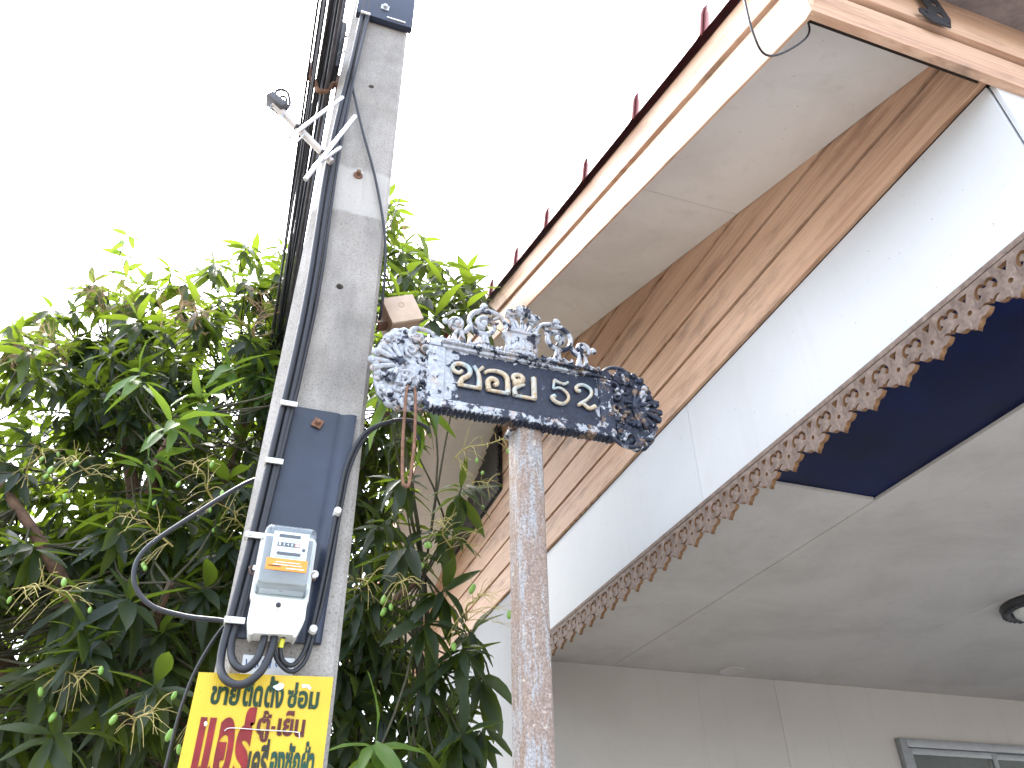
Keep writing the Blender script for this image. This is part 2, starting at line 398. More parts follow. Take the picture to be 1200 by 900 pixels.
# gable siding: every board its own piece, over a dark backing
bk = MB(); bk.prism([(.60, 3.09), (.60, 3.30), (YR, 4.42), (YEND - .01, 3.30), (YEND - .01, 3.09)], 'x', WX + .004, WX + .06)
siding = bk.build('gable_siding', M_groove, house)
z = 3.092; i = 0
rb = random.Random(3)
while z < 4.40:
    z1 = z + .1415
    def ya(zz): return max(.592, .668 + (zz - .02 - 3.266) / S)
    lo, hi = ya(z), ya(z1)
    if hi < YR - .03:
        poly = [(lo, z), (2 * YR - lo, z), (2 * YR - hi, z1), (hi, z1)]
        if lo == .592 and hi > .592:
            zc = 3.286 + S * (.592 - .668)
            if z < zc < z1: poly = [(lo, z), (2 * YR - lo, z), (2 * YR - lo, zc), (2 * YR - hi, z1), (hi, z1), (lo, zc)]
    else: poly = [(lo, z), (2 * YR - lo, z), (YR, min(z1, z + (YR - lo) * S))]
    # split most rows at a butt joint like the real boards
    b = MB(); off = rb.uniform(0, .0015)
    b.prism(poly, 'x', WX - .009 - off, WX + .003)
    for v in b.bm.verts:
        if v.co.x < WX - .005: v.co.x -= .0035 * max(0, (z1 - v.co.z) / .1445)        # lapped: the lower edge stands proud
    bm = b.bm; bmesh.ops.bevel(bm, geom=bm.edges[:], offset=.001, segments=1, affect='EDGES')
    o = b.build('board', M_wood, siding, None, 0)
    z += .152; i += 1
# white ring beam along the side, in two sheets, and the front beam
bmcore = MB(); bmcore.box(WX + .0135, WX + .029, .606, YR - .02, 2.705, 3.08); beam = bmcore.build('side_beam', M_groove, house)
for a, b_ in ((.600, 1.912), (1.9135, 3.77)):
    q = MB(); q.box(WX, WX + .013, a, b_, 2.70, 3.086, .0015); q.build('beam_panel', M_beam, beam)
q = MB(); q.box(WX + .006, 8, .586, .597, 2.70, 3.086, .002); q.box(WX + .03, 8, .5975, .70, 2.702, 3.08); q.build('front_beam', M_beam, house)
q = MB(); q.box(WX, WX + .16, 3.773, YEND, .0, 3.086, .003); q.build('gable_lower_wall', M_wallout, house)
# back wall of the carport in sheets with a hairline joint, and the wall beyond
sx = 2.86
bw = MB(); bw.box(WX + .162, 8, 3.79, 3.9, 0, 2.9); bwall = bw.build('carport_back_wall', M_wall, house)
q = MB(); q.prism([(sx + .0015, .06), (3.60, .06), (3.60, 2.452), (4.95, 2.452), (4.95, 2.735), (sx + .0015, 2.735)], 'y', 3.77, 3.785); q.build('wall_panel', M_wall, bwall)
for a, b_, z0, z1 in ((WX + .162, sx, .06, 2.735), (3.602, 4.95, .06, 1.30), (4.952, 8, .06, 2.735)):
    q = MB(); q.box(a, b_, 3.77, 3.785, z0, z1, .001); q.build('wall_panel', M_wall, bwall)
win = MB()
for a in ((3.602, 3.65, 1.302, 2.45), (4.90, 4.95, 1.302, 2.45), (3.651, 4.899, 2.405, 2.45), (3.651, 4.899, 1.302, 1.35)): win.box(a[0], a[1], 3.735, 3.79, a[2], a[3], .004)
win = win.build('window', M_frame, house)
for k, (a, b_) in enumerate(((3.652, 4.30), (4.26, 4.898))):
    s_ = MB(); y0 = 3.752 + .018 * k
    for e in ((a, a + .035, 1.352, 2.403), (b_ - .035, b_, 1.352, 2.403), (a + .036, b_ - .036, 2.37, 2.403), (a + .036, b_ - .036, 1.352, 1.39)): s_.box(e[0], e[1], y0, y0 + .015, e[2], e[3], .002)
    s_.build('sash', M_frame, win)
    p = MB(); p.box(a + .034, b_ - .034, y0 + .006, y0 + .010, 1.388, 2.372); p.build('pane', M_wglass, win)
cu = MB(); n = 160
vs = [[cu.bm.verts.new((3.63 + 1.29 * j / n, 3.787 - .004 + 0 * zz, zz)) for j in range(n + 1)] for zz in (1.31, 2.44)]
for r_ in vs:
    for j, v in enumerate(r_): v.co.y = 3.7865 + .002 * math.sin(j * .9)
for j in range(n): cu.bm.faces.new((vs[0][j], vs[0][j + 1], vs[1][j + 1], vs[1][j]))
for j in range(1):
    pass
cu.build('curtain', M_curtain, win)
# carport ceiling: sheets with open joints, the missing strip filled by a navy sheet set higher
cz = 2.72
cc = MB(); cc.box(1.352, 8, .71, 3.768, 2.80, 2.84); ceil = cc.build('carport_ceiling', M_groove, house)
for a in ((1.351, 1.862, 1.75, 3.768), (1.866, 3.05, .72, 3.768), (3.0525, 4.27, .72, 3.768), (4.2725, 8, .72, 3.768)):
    q = MB(); q.box(a[0], a[1], a[2], a[3], cz, cz + .012, .0015); q.build('ceiling_panel', M_ceil, ceil)
q = MB(); q.box(1.3505, 1.90, .72, 1.80, cz + .0125, cz + .03); q.build('navy_sheet', M_blue, ceil)
for (x, y, r) in ((2.52, 3.735, .07),):
    q = MB(); q.lathe([(r, 0), (r, -.004), (r * .86, -.006), (r * .80, -.003), (r * .3, -.003)], Matrix.Translation((x, 3.66, cz - .0005)), 28); q.build('vent_cap', M_ceil, ceil)
# sloping soffit under the verge, in sheets
sof = MB()
def slab(mb, y0, y1, x0, x1, f, dz0, dz1):
    mb.prism([(y0, f(y0) + dz0), (y1, f(y1) + dz0), (y1, f(y1) + dz1), (y0, f(y0) + dz1)], 'x', x0, x1)
slab(sof, .60, YR, FX + .03, WX + .05, zs, .02, .03); slab(sof, YR, YEND, FX + .03, WX + .05, zs, .02, .03)
soffit = sof.build('verge_soffit', M_groove, house)
for a, b_ in ((.60, 1.4225), (1.4245, 2.64), (2.642, YR - .001), (YR + .001, 4.85), (4.852, 6.05), (6.052, YEND)):
    q = MB(); slab(q, a, b_, FX + .0135, WX - .0135, zs, .0, .012); q.build('soffit_panel', M_soffit, soffit)
# verge boards: two lapped boards each side
L = (YR - YE) / math.cos(ANG)
vg = MB(); slab(vg, YE + .02, YR, FX + .0135, FX + .03, zf, .18, .25); slab(vg, YR, 2 * YR - YE - .02, FX + .0135, FX + .03, zf, .18, .25)
verge = vg.build('verge_fascia', M_groove, house)
for sgn in (1, -1):
    for (h0, h1, xo) in ((0, .129, .004), (.1385, .243, -.005)):
        q = MB(); q.box(FX + xo, FX + .013, 0, L + .01, h0 * math.cos(ANG), h1 * math.cos(ANG), .003)
        yb = YE if sgn > 0 else 2 * YR - YE
        mw = Matrix.Translation((0, yb, zf(YE))) @ (Matrix.Rotation(ANG, 4, 'X') if sgn > 0 else Matrix.Rotation(math.pi, 4, 'Z') @ Matrix.Rotation(ANG, 4, 'X'))
        if sgn < 0:
            q = MB(); q.box(-FX - .013, -FX - xo, 0, L + .01, h0 * math.cos(ANG), h1 * math.cos(ANG), .003)
        q.build('verge_board', M_wood, verge, mw)
# eave boards on the front
ev = MB(); ev.box(FX + .03, 8, YE + .004, YE + .03, 3.10, 3.35); eave = ev.build('eave_fascia', M_groove, house)
RZ = Matrix.Rotation(-math.pi / 2, 4, 'Z')
for z0, z1, yo in ((3.068, 3.174, -.008), (3.186, 3.37, -.018)):
    q = MB(); q.box(-.0, .02, 0, 7.1, z0, z1, .003)
    q.build('eave_board', M_wood, eave, Matrix.Translation((FX + .001, YE + .004 + yo + .016, 0)) @ RZ)
# roof: sheathing slab and tile rows
def zr(y): return 3.345 + S * ((y if y <= YR else 2 * YR - y) - YE)
rf = MB()
slab(rf, .40, YR, FX + .035, 8, zr, 0, .035); slab(rf, YR, 2 * YR - .40, FX + .035, 8, zr, 0, .035)
roof = rf.build('roof', M_tileb, house)
def tile_mesh():
    b = MB(); n = 9; rings = []
    prof = [(0, .050), (.012, .051), (.03, .049), (.10, .047), (.385, .043)]
    for y, r in prof:
        ring = []
        ring.append(b.bm.verts.new((-r, y, -.060)))
        for j in range(n + 1):
            a = math.pi * (1 - j / n); ring.append(b.bm.verts.new((r * math.cos(a), y, r * .8 * math.sin(a))))
        ring.append(b.bm.verts.new((r, y, -.02))); rings.append(ring)
    for p_, q_ in zip(rings, rings[1:]):
        for j in range(len(p_) - 1): b.bm.faces.new((p_[j], p_[j + 1], q_[j + 1], q_[j]))
    lip = [(-.056, .004, -.060)] + [(.056 * math.cos(math.pi * (1 - j / 8)), .004, .056 * .85 * math.sin(math.pi * (1 - j / 8))) for j in range(9)]
    b.tube([(x_ * .88, y_, z_ * .92 if z_ > 0 else z_) for x_, y_, z_ in lip], .004, 6)
    me = b.mesh('verge_tile', 35); me.materials.append(M_tile); return me
tm = tile_mesh()
for sgn in (1, -1):
    k = 0; d = -.12
    while d < L - .05:
        y = YE + d * math.cos(ANG) if sgn > 0 else 2 * YR - YE - d * math.cos(ANG)
        zz = zr(YE) + .026 + d * math.sin(ANG)
        rot = Matrix.Rotation(ANG + .02, 4, 'X') if sgn > 0 else Matrix.Rotation(math.pi, 4, 'Z') @ Matrix.Rotation(ANG + .02, 4, 'X')
        link('verge_tile', tm, roof, None, Matrix.Translation((FX + .018, y, zz)) @ rot)
        d += .372; k += 1
def pan_mesh():
    b = MB(); n = 24; r0 = []; r1 = []
    for j in range(n + 1):
        x = 7.1 * j / n
    nx = 190
    for y, dz in ((0, .02), (.40, 0)):
        row = [b.bm.verts.new((7.1 * j / nx, y, dz + .018 * math.sin(2 * math.pi * 7.1 * j / nx / .18))) for j in range(nx + 1)]
        low = [b.bm.verts.new((7.1 * j / nx, y, dz - .012 + .018 * math.sin(2 * math.pi * 7.1 * j / nx / .18))) for j in range(nx + 1)]
        r0.append((row, low))
    (a, al), (c, cl) = r0
    for j in range(nx):
        b.bm.faces.new((a[j], a[j + 1], c[j + 1], c[j])); b.bm.faces.new((al[j + 1], al[j], cl[j], cl[j + 1])); b.bm.faces.new((a[j + 1], a[j], al[j], al[j + 1]))
    me = b.mesh('tile_row', 50); me.materials.append(M_tile); return me
pm = pan_mesh()
d = -.20
while d < L - .1:
    for sgn in (1, -1):
        y = YE + d * math.cos(ANG) if sgn > 0 else 2 * YR - YE - d * math.cos(ANG)
        zz = zr(YE) + .055 + d * math.sin(ANG)
        if sgn > 0: mw = Matrix.Translation((FX + .07, y, zz)) @ Matrix.Rotation(ANG, 4, 'X')
        else: mw = Matrix.Translation((FX + .07 + 7.1, y, zz)) @ Matrix.Rotation(math.pi, 4, 'Z') @ Matrix.Rotation(ANG, 4, 'X')
        link('tile_row', pm, roof, None, mw)
    d += .372
rc = MB(); rc.tube([(FX - .05, YR, zr(YR) + .07), (8, YR, zr(YR) + .07)], .085, 14); rc.build('ridge_cap', M_tile, roof)
# louvred vent beside the ridge
def yv(zz): return 2 * YR - (.668 + (zz - 3.266) / S) - .22          # parallel to the far verge
vy0, vz0 = 3.915, 3.745
fr = MB()
vzt = 3.266 + S * (2 * YR - .22 - vy0 - .668)
fr.prism([(vy0, vz0), (yv(vz0), vz0), (vy0, vzt)], 'x', WX - .016, WX - .0125)
vent = fr.build('gable_vent', M_louver, house)
zz = vz0 + .01
while zz < vzt - .03:
    q = MB(); q.box(-.0, .006, vy0 + .006, yv(zz + .03), 0, .032)
    q.build('slat', M_louver, vent, Matrix.Translation((WX - .03, 0, zz)) @ Matrix.Rotation(-.6, 4, 'Y')); zz += .03
# fretwork valance under the side beam
def stroke_poly(pts, wdt):
    P = crom([(*p, 0) for p in pts], 4); Lf, Rt = [], []
    for i_, p in enumerate(P):
        t_ = (P[min(i_ + 1, len(P) - 1)] - P[max(i_ - 1, 0)]).normalized(); nn = Vector((-t_.y, t_.x, 0))
        u = i_ / (len(P) - 1); ww = wdt * (1 + .55 * max(0, abs(u - .5) * 2 - .72) / .28)
        Lf.append(p + nn * ww / 2); Rt.append(p - nn * ww / 2)
    return [(p.x, p.y) for p in Lf + Rt[::-1]]
out = [(19, -8), (19, -70), (24, -73), (30, -71), (38, -73), (45, -80), (39, -87), (30, -91), (22, -90), (16, -92), (13, -98), (6, -101), (0, -110),
       (-6, -101), (-13, -98), (-16, -92), (-22, -90), (-30, -91), (-39, -87), (-45, -80), (-38, -73), (-30, -71), (-34, -68), (-41, -69), (-46, -73), (-50, -72), (-52, -66), (-54, -72), (-58, -73), (-63, -69), (-70, -68), (-76, -72), (-85, -70), (-85, -8)]
mm = lambda L_: [(x * .001, y * .001) for x, y in L_]
circ = lambda cx, cy, r, n=10: [(cx + r * math.cos(2 * math.pi * j / n), cy + r * math.sin(2 * math.pi * j / n)) for j in range(n)]
holes = [[(-12, -18), (12, -18), (0, -38)], circ(0, -64, 6), stroke_poly([(-70, -52), (-76, -42), (-71, -30), (-61, -27), (-52, -34), (-43, -27), (-33, -30), (-28, -42), (-34, -52)], 8)]
fme = cutout('fretwork_piece', [mm(out)] + [mm(h) for h in holes], .013)
fme.materials.append(M_fret); fme.materials.append(M_fretcut)
for p in fme.polygons:
    if abs(p.normal.z) < .7: p.material_index = 1
# local X runs along world -Y?  plate must face -X: local x -> world y (flipped), local y -> z, local z -> -x
FS = Matrix(((0, 0, -1, 0), (-1, 0, 0, 0), (0, 1, 0, 0), (0, 0, 0, 1)))
rl = MB()
rl.box(WX - .016, WX - .001, .60, 3.76, 2.687, 2.702, .003); rl.box(WX - .0012, WX - .0005, .60, 3.76, 2.680, 2.6865)
val = rl.build('fretwork_valance', M_fret, house)
y = .631
while y < 3.74:
    jig = random.uniform(-.0007, .0007)
    link('fretwork_piece', fme, val, None, Matrix.Translation((WX - .008 + jig, y, 2.6935)) @ FS); y += .104
# gutter bracket on the eave boards
br = cutout('gutter_bracket', [mm([(-14, 0), (34, 0), (52, 40), (52, 120), (-4, 120), (-4, 52), (-34, 44), (-40, 28)]), mm(circ(24, 44, 10, 14)), mm(circ(36, 16, 4)), mm(circ(-18, 34, 5)), mm(circ(30, 90, 9, 14))], .003)
link('gutter_bracket', br, house, M_blackmet, front(1.172, YE - .030, 3.166) @ Matrix.Rotation(.05, 4, 'Z'))
q = MB(); q.prism([(.40, 3.40), (.44, 3.345), (.54, 3.345), (.558, 3.40), (.554, 3.40), (.537, 3.349), (.443, 3.349), (.404, 3.40)], 'x', 1.26, 8); q.build('gutter', M_tileb, house)

# ceiling lamp and its parts
lx, ly = 3.235, 2.33
lamp = thing('ceiling_lamp', (lx, ly, cz), 'round ceiling lamp with dark ornate rim on the carport ceiling', 'lamp')
q = MB(); q.lathe([(.165, 0), (.172, -.012), (.168, -.03), (.150, -.042), (.135, -.036), (.128, -.02), (.128, 0)], Matrix.Translation((lx, ly, cz - .001)), 48); q.build('rim', M_blackmet, lamp)
for k in range(36):
    a = 2 * math.pi * k / 36
    if k == 0: me_b = MB().ball((0, 0, 0), .011, 1, (1, 1, .6)).mesh('rim_bead')
    link('rim_bead', me_b, lamp, M_blackmet, Matrix.Translation((lx + .160 * math.cos(a), ly + .160 * math.sin(a), cz - .038)))
q = MB(); q.lathe([(.127, -.015), (.12, -.045), (.09, -.068), (.05, -.08), (.012, -.083)], Matrix.Translation((lx, ly, cz)), 36); q.build('lens', M_lens, lamp)

# ------------------------------------------------------------------ utility pole
PY = 1.50
pole = thing('utility_pole', (.068, 1.60, 0), 'grey concrete utility pole with chamfered edges carrying the electricity meter', 'pole')
def section(z):
    hw = .1085 - .0057 * (z - 2); c = .068
    return [(c - hw + .026, PY), (c + hw - .010, PY), (c + hw, PY + .012), (c + hw, 1.69), (c + hw - .015, 1.705), (c - hw + .02, 1.705), (c - hw, 1.685), (c - hw, PY + .030)]
b = bmesh.new(); rings = []
for z in (0, 2.0, 4.0, 6.5, 9.0): rings.append([b.verts.new((x, y, z)) for x, y in section(z)])
for p_, q_ in zip(rings, rings[1:]):
    for j in range(8): b.faces.new((p_[j], p_[(j + 1) % 8], q_[(j + 1) % 8], q_[j]))
b.faces.new(rings[0][::-1]); b.faces.new(rings[-1]); bmesh.ops.recalc_face_normals(b, faces=b.faces)
me = bpy.data.meshes.new('shaft'); b.to_mesh(me); b.free()
cb = MB()
for zz, r in ((2.929, .0095), (3.783, .009), (4.7, .009)):
    cb.lathe([(r, 0), (r, .12)], Matrix.Translation((.071, PY - .02, zz)) @ Matrix.Rotation(-math.pi / 2, 4, 'X'), 14)
cut = link('cut', cb.mesh('cut', 0)); shaft = link('tmp', me)
md = shaft.modifiers.new('b', 'BOOLEAN'); md.object = cut; md.operation = 'DIFFERENCE'; md.solver = 'EXACT'
bpy.context.view_layer.update()
me2 = bpy.data.meshes.new_from_object(shaft.evaluated_get(bpy.context.evaluated_depsgraph_get()))
for o in (cut, shaft): bpy.data.objects.remove(o)
me2.name = 'shaft'; link('shaft', me2, pole, M_concrete)
def bolt(x, y, z, s, mat, parent, name='bolt', rot=.2):
    q = MB(); q.box(-s, s, -.004, 0, -s, s, .0012); q.lathe([(s * .62, 0), (s * .62, .009), (s * .5, .011)], Matrix.Rotation(math.pi / 2, 4, 'X') @ Matrix.Translation((0, 0, .003)), 6)
    return q.build(name, mat, parent, Matrix.Translation((x, y, z)) @ Matrix.Rotation(rot, 4, 'Y'))
q = MB(); q.lathe([(.013, 0), (.013, .005), (.006, .007), (.006, .02), (.004, .021)], Matrix.Translation((.073, PY + .001, 3.354)) @ Matrix.Rotation(math.pi / 2, 4, 'X'), 16); q.build('bolt', M_rust, pole)
bd = MB(); bd.box(-.018, .176, PY - .026, PY - .001, 4.135, 4.62, .005); band = bd.build('backing_board', M_slate, pole)
bolt(.075, PY - .026, 4.205, .014, M_grey_metal, band, 'bolt', .05)
q = MB(); q.box(.085, .15, PY - .030, PY - .0265, 4.148, 4.154, .001); q.build('tie', M_white, band)

# black board behind the meter, its right edge curling off the pole
mb_ = thing('meter_board', (.06, PY, 2.03), 'dark plastic board bolted to the pole behind the meter, right edge curling', 'board')
q = MB(); nu, nv = 28, 36; G = []
for iv in range(nv + 1):
    v_ = iv / nv; row = []
    xl = -.022 + .017 * v_; xr = .138 + .014 * v_; zb = 2.038 - .004 * 0; zt = 2.548
    for iu in range(nu + 1):
        u_ = iu / nu
        curl = .014 * math.exp(-((u_ - .93) / .07) ** 2) * (.55 + .45 * math.sin(v_ * 5 + .6)) - .004 * math.exp(-((u_ - .80) / .05) ** 2)
        pil = .006 * math.exp(-((u_ - .45) ** 2 + ((v_ - .36) * 1.6) ** 2) / .03)
        row.append((xl + (xr - xl) * u_, PY - .010 - curl - pil, zb + (zt - zb) * v_))
    G.append([q.bm.verts.new(p) for p in row])
for iv in range(nv):
    for iu in range(nu): q.bm.faces.new((G[iv][iu], G[iv][iu + 1], G[iv + 1][iu + 1], G[iv + 1][iu]))
per = [G[0][i] for i in range(nu + 1)] + [G[j][nu] for j in range(1, nv + 1)] + [G[nv][i] for i in range(nu - 1, -1, -1)] + [G[j][0] for j in range(nv - 1, 0, -1)]
bk_ = [q.bm.verts.new((v.co.x, PY - .0008, v.co.z)) for v in per]
for i in range(len(per)):
    j = (i + 1) % len(per); q.bm.faces.new((per[i], bk_[i], bk_[j], per[j]))
q.build('sheet', M_slate, mb_, None, 50)
bolt(.069, PY - .0125, 2.511, .011, M_rust, mb_, 'bolt', .35)

# electricity meter
mt = thing('electricity_meter', (.05, PY - .01, 2.03), 'electricity meter with clear cover and white terminal box on the pole', 'meter')
MYB = PY - .012
def rr_box(q, x0, x1, z0, z1, y0, y1, r=.010, seg=4, taper=0):
    """rounded-corner slab in XZ from y0 (front) to y1 (back)"""
    def loop(ins):
        P = []
        for cx, cz_, a0 in ((x1 - r - ins, z1 - r - ins, 0), (x0 + r + ins, z1 - r - ins, 90), (x0 + r + ins, z0 + r + ins, 180), (x1 - r - ins, z0 + r + ins, 270)):
            for k in range(seg + 1):
                a = R(a0 + 90 * k / seg); P.append((cx + r * math.cos(a), cz_ + r * math.sin(a)))
        return P
    b = bmesh.new(); rs = []
    for ins, yy in ((0, y1), (0 + taper * .3, y0 + .006), (taper * .6 + .002, y0 + .0015), (taper * .6 + .005, y0)):
        rs.append([b.verts.new((px, yy, pz)) for px, pz in loop(ins)])
    for p_, q2 in zip(rs, rs[1:]):
        n_ = len(p_)
        for j in range(n_): b.faces.new((p_[j], p_[(j + 1) % n_], q2[(j + 1) % n_], q2[j]))
    b.faces.new(rs[-1][::-1]); b.faces.new(rs[0])
    bmesh.ops.recalc_face_normals(b, faces=b.faces); q._merge(b)
q = MB(); rr_box(q, -.004, .103, 2.098, 2.236, MYB - .022, MYB, .012); base = q.build('base', M_white, mt)
q = MB(); rr_box(q, .000, .099, 2.104, 2.233, MYB - .078, MYB - .0215, .014, 5, .006); q.build('cover', M_glass, mt)
q = MB(); q.box(.004, .095, MYB - .030, MYB - .0225, 2.112, 2.226, .002); q.build('back_plate', simple('dull_register_frame', (.20, .20, .20), .6), mt)
q = MB(); q.box(.019, .085, MYB - .052, MYB - .050, 2.160, 2.228, .0006); dial = q.build('dial_plate', M_dial, mt)
dy = MYB - .0522
q = MB(); q.box(.028, .070, dy - .0012, dy, 2.198, 2.206); q.build('counter', M_ink, dial)
q = MB(); q.box(.0605, .0705, dy - .0016, dy - .00125, 2.1985, 2.2055); q.build('counter_wheel', simple('pale_red', (.62, .30, .25), .5), dial)
for k, ch in enumerate('1348'):
    g = glyphs(ch, .01); fit(g, 0, .004, 0, .0055); link('digit', g, dial, M_dial, front(.0305 + k * .0075, dy - .0014, 2.1993))
g = glyphs('6', .01); fit(g, 0, .004, 0, .0055); link('digit', g, dial, M_dial, front(.0635, dy - .0018, 2.1993))
q = MB(); q.box(.029, .069, dy - .0012, dy, 2.216, 2.2225, .0005); q.build('name_strip', M_ink, dial)
q = MB(); q.prism([(.031, 2.186), (.072, 2.186), (.074, 2.184), (.072, 2.181), (.031, 2.181), (.029, 2.184)], 'y', dy - .003, dy); q.build('disc_slot', M_ink, dial)
for zz, a, b_ in ((2.211, .032, .066), (2.193, .040, .060), (2.176, .028, .078), (2.1725, .028, .075), (2.169, .028, .078), (2.1655, .030, .070)):
    q = MB(); q.box(a, b_, dy - .0004, dy, zz, zz + .0012); q.build('print_line', M_frame, dial)
q = MB(); q.lathe([(.0035, 0), (.0035, .0008)], Matrix.Translation((.078, dy, 2.194)) @ Matrix.Rotation(math.pi / 2, 4, 'X'), 12); q.build('seal_mark', M_ink, dial)
q = MB(); q.box(.013, .087, MYB - .0795, MYB - .0785, 2.140, 2.163, .0003); olab = q.build('orange_label', M_orange, mt)
for zz, a, b_, mt_ in ((2.155, .030, .074, M_clip), (2.150, .026, .078, M_clip), (2.144, .050, .083, M_dial), (2.147, .018, .040, M_ink)):
    q = MB(); q.box(a, b_, MYB - .0802, MYB - .0796, zz, zz + .0016); q.build('print_line', mt_, olab)
q = MB()
q.prism([(.000, 2.0975), (.098, 2.0975), (.0985, 2.062), (.088, 2.031), (.084, 2.028), (.083, 2.034), (.012, 2.031), (.011, 2.027), (.006, 2.029), (-.001, 2.060)], 'y', MYB - .055, MYB - .006)
bmesh.ops.bevel(q.bm, geom=q.bm.edges[:], offset=.0016, segments=2, affect='EDGES')
term = q.build('terminal_cover', M_white, mt)
q = MB(); q.lathe([(.0046, 0), (.0046, .003), (.003, .004)], Matrix.Translation((.048, MYB - .0545, 2.084)) @ Matrix.Rotation(math.pi / 2, 4, 'X'), 14); q.build('screw', M_ink, term)
q = MB(); q.box(.0465, .0495, MYB - .0562, MYB - .0545, 2.073, 2.076); q.build('mark', M_frame, term)
for sx_ in (-.008, .107):
    q = MB(); q.lathe([(.008, 0), (.008, .006), (.004, .008)], Matrix.Translation((sx_, MYB - .008, 2.165)) @ Matrix.Rotation(math.pi / 2, 4, 'X'), 12); lg = q.build('lug', M_white, mt)
    q = MB(); q.tube(crom([(sx_, MYB - .018, 2.168), (sx_ - .006, MYB - .02, 2.160), (sx_, MYB - .018, 2.150), (sx_ + .005, MYB - .018, 2.158)]), .0009, 5); q.build('seal_wire', M_rust, lg)

# ------------------------------------------------------------------ cables on the pole
def cable(name, pts, r, label, mat=None, group=None, cat='cable', n=8, sides=10):
    q = MB(); q.tube(crom(pts, n), r, sides)
    return tag(q.build(name, mat or M_cable, None, None, 60), label, cat, group)
y1 = PY - .020; y2 = PY - .022
A = [(.006, y1, 4.6), (.004, y1, 4.20), (-.001, y1, 3.864), (-.010, y1, 3.595), (-.014, y1, 3.322), (-.004, y1, 2.911), (-.006, y1 - .002, 2.647), (-.012, y2, 2.484), (-.020, y2, 2.246), (-.029, y2, 2.08), (-.033, y2 - .005, 2.00), (-.022, 1.452, 1.958), (.008, 1.440, 1.944), (.036, 1.440, 1.966), (.049, 1.445, 2.005), (.051, 1.452, 2.045)]
B = [(.022, y1, 4.6), (.020, y1, 4.20), (.014, y1, 3.864), (.003, y1, 3.595), (.000, y1, 3.322), (.010, y1, 2.911), (.008, y1 - .002, 2.647), (.002, y2, 2.484), (-.006, y2, 2.246), (-.016, y2, 2.08), (-.020, y2 - .005, 2.02), (-.010, 1.458, 1.985), (.010, 1.448, 1.972), (.027, 1.446, 1.990), (.033, 1.448, 2.02), (.034, 1.452, 2.045)]
cable('supply_cable', A, .0072, 'thick black supply cable down the pole, looping lowest below the meter', group='supply cables')
cable('supply_cable', B, .0068, 'thick black supply cable beside the outer one, in the inner loop under the meter', group='supply cables')
C2 = [(.036, y1, 4.6), (.030, y1 + .003, 4.25), (.016, y1 - .012, 3.864), (.012, y1, 3.595), (.012, y1, 3.322), (.022, y1 + .002, 2.911), (.016, y1, 2.647), (.011, y2 - .002, 2.52), (-.002, y2 - .002, 2.246), (-.010, y2, 2.10), (-.016, y2 - .004, 2.06), (-.05, 1.482, 2.063), (-.112, 1.488, 2.067), (-.173, 1.49, 2.083), (-.209, 1.492, 2.127), (-.203, 1.495, 2.187), (-.133, 1.51, 2.276), (-.052, 1.535, 2.37), (.0, 1.60, 2.43)][:]
# the side loop leaves the bundle, swings out over the leaves and returns behind the pole
cable('side_loop_cable', C2, .0045, 'thin black cable swinging out from the pole in a wide loop over the leaves')
cable('drop_cable', [(-.012, 1.50, 2.075), (-.040, 1.515, 2.062), (-.067, 1.52, 2.0), (-.081, 1.522, 1.932), (-.086, 1.525, 1.824), (-.088, 1.53, 1.5), (-.07, 1.56, 1.1)], .0026, 'thin black wire trailing down beside the yellow poster')
D1 = [(.318, 1.482, 2.530), (.311, 1.48, 2.543), (.271, 1.478, 2.553), (.223, 1.475, 2.538), (.171, 1.47, 2.495), (.142, 1.468, 2.415), (.134, 1.470, 2.323), (.130, 1.472, 2.247), (.122, 1.474, 2.123), (.115, 1.476, 2.055), (.106, 1.474, 2.012), (.090, 1.468, 1.990), (.072, 1.462, 1.996), (.064, 1.458, 2.02), (.070, 1.452, 2.044)]
D2 = [(.30, 1.50, 2.520), (.262, 1.486, 2.556), (.225, 1.484, 2.543), (.178, 1.478, 2.498), (.150, 1.476, 2.413), (.142, 1.476, 2.322), (.138, 1.476, 2.247), (.130, 1.478, 2.120), (.122, 1.480, 2.055), (.113, 1.478, 2.004), (.092, 1.472, 1.980), (.066, 1.464, 1.992), (.052, 1.458, 2.020), (.056, 1.454, 2.044)]
cable('load_cable', D1, .0042, 'black load cable curving from the meter up to its cut end by the sign', group='load cables')
cable('load_cable', D2, .0042, 'black load cable beside the curled board, second of the pair to the meter', group='load cables')
q = MB(); q.tube([(.0664, 1.4555, 2.0315), (.0648, 1.4572, 2.0235), (.0643, 1.4580, 2.0160)], .0052, 10); tag(q.build('tape_sleeve', simple('yellow_tape', (.62, .60, .05), .5)), 'yellow tape wrapped on the black wire under the meter', 'tape')
cable('telephone_wire', [(.010, 1.474, 3.76), (.02, 1.478, 3.70), (.064, 1.486, 3.543), (.120, 1.488, 3.352), (.166, 1.492, 3.144), (.181, 1.505, 2.989), (.186, 1.55, 2.90), (.19, 1.62, 2.96)], .0038, 'black wire slanting across the pole face to its right edge')
cable('hanging_wire', [(.222, 1.70, 4.75), (.232, 1.70, 4.262), (.240, 1.70, 4.05), (.243, 1.70, 3.906), (.232, 1.70, 3.62), (.203, 1.69, 3.395), (.17, 1.67, 3.30)], .0016, 'hair-thin grey wire hanging free beside the pole', M_cable_grey)
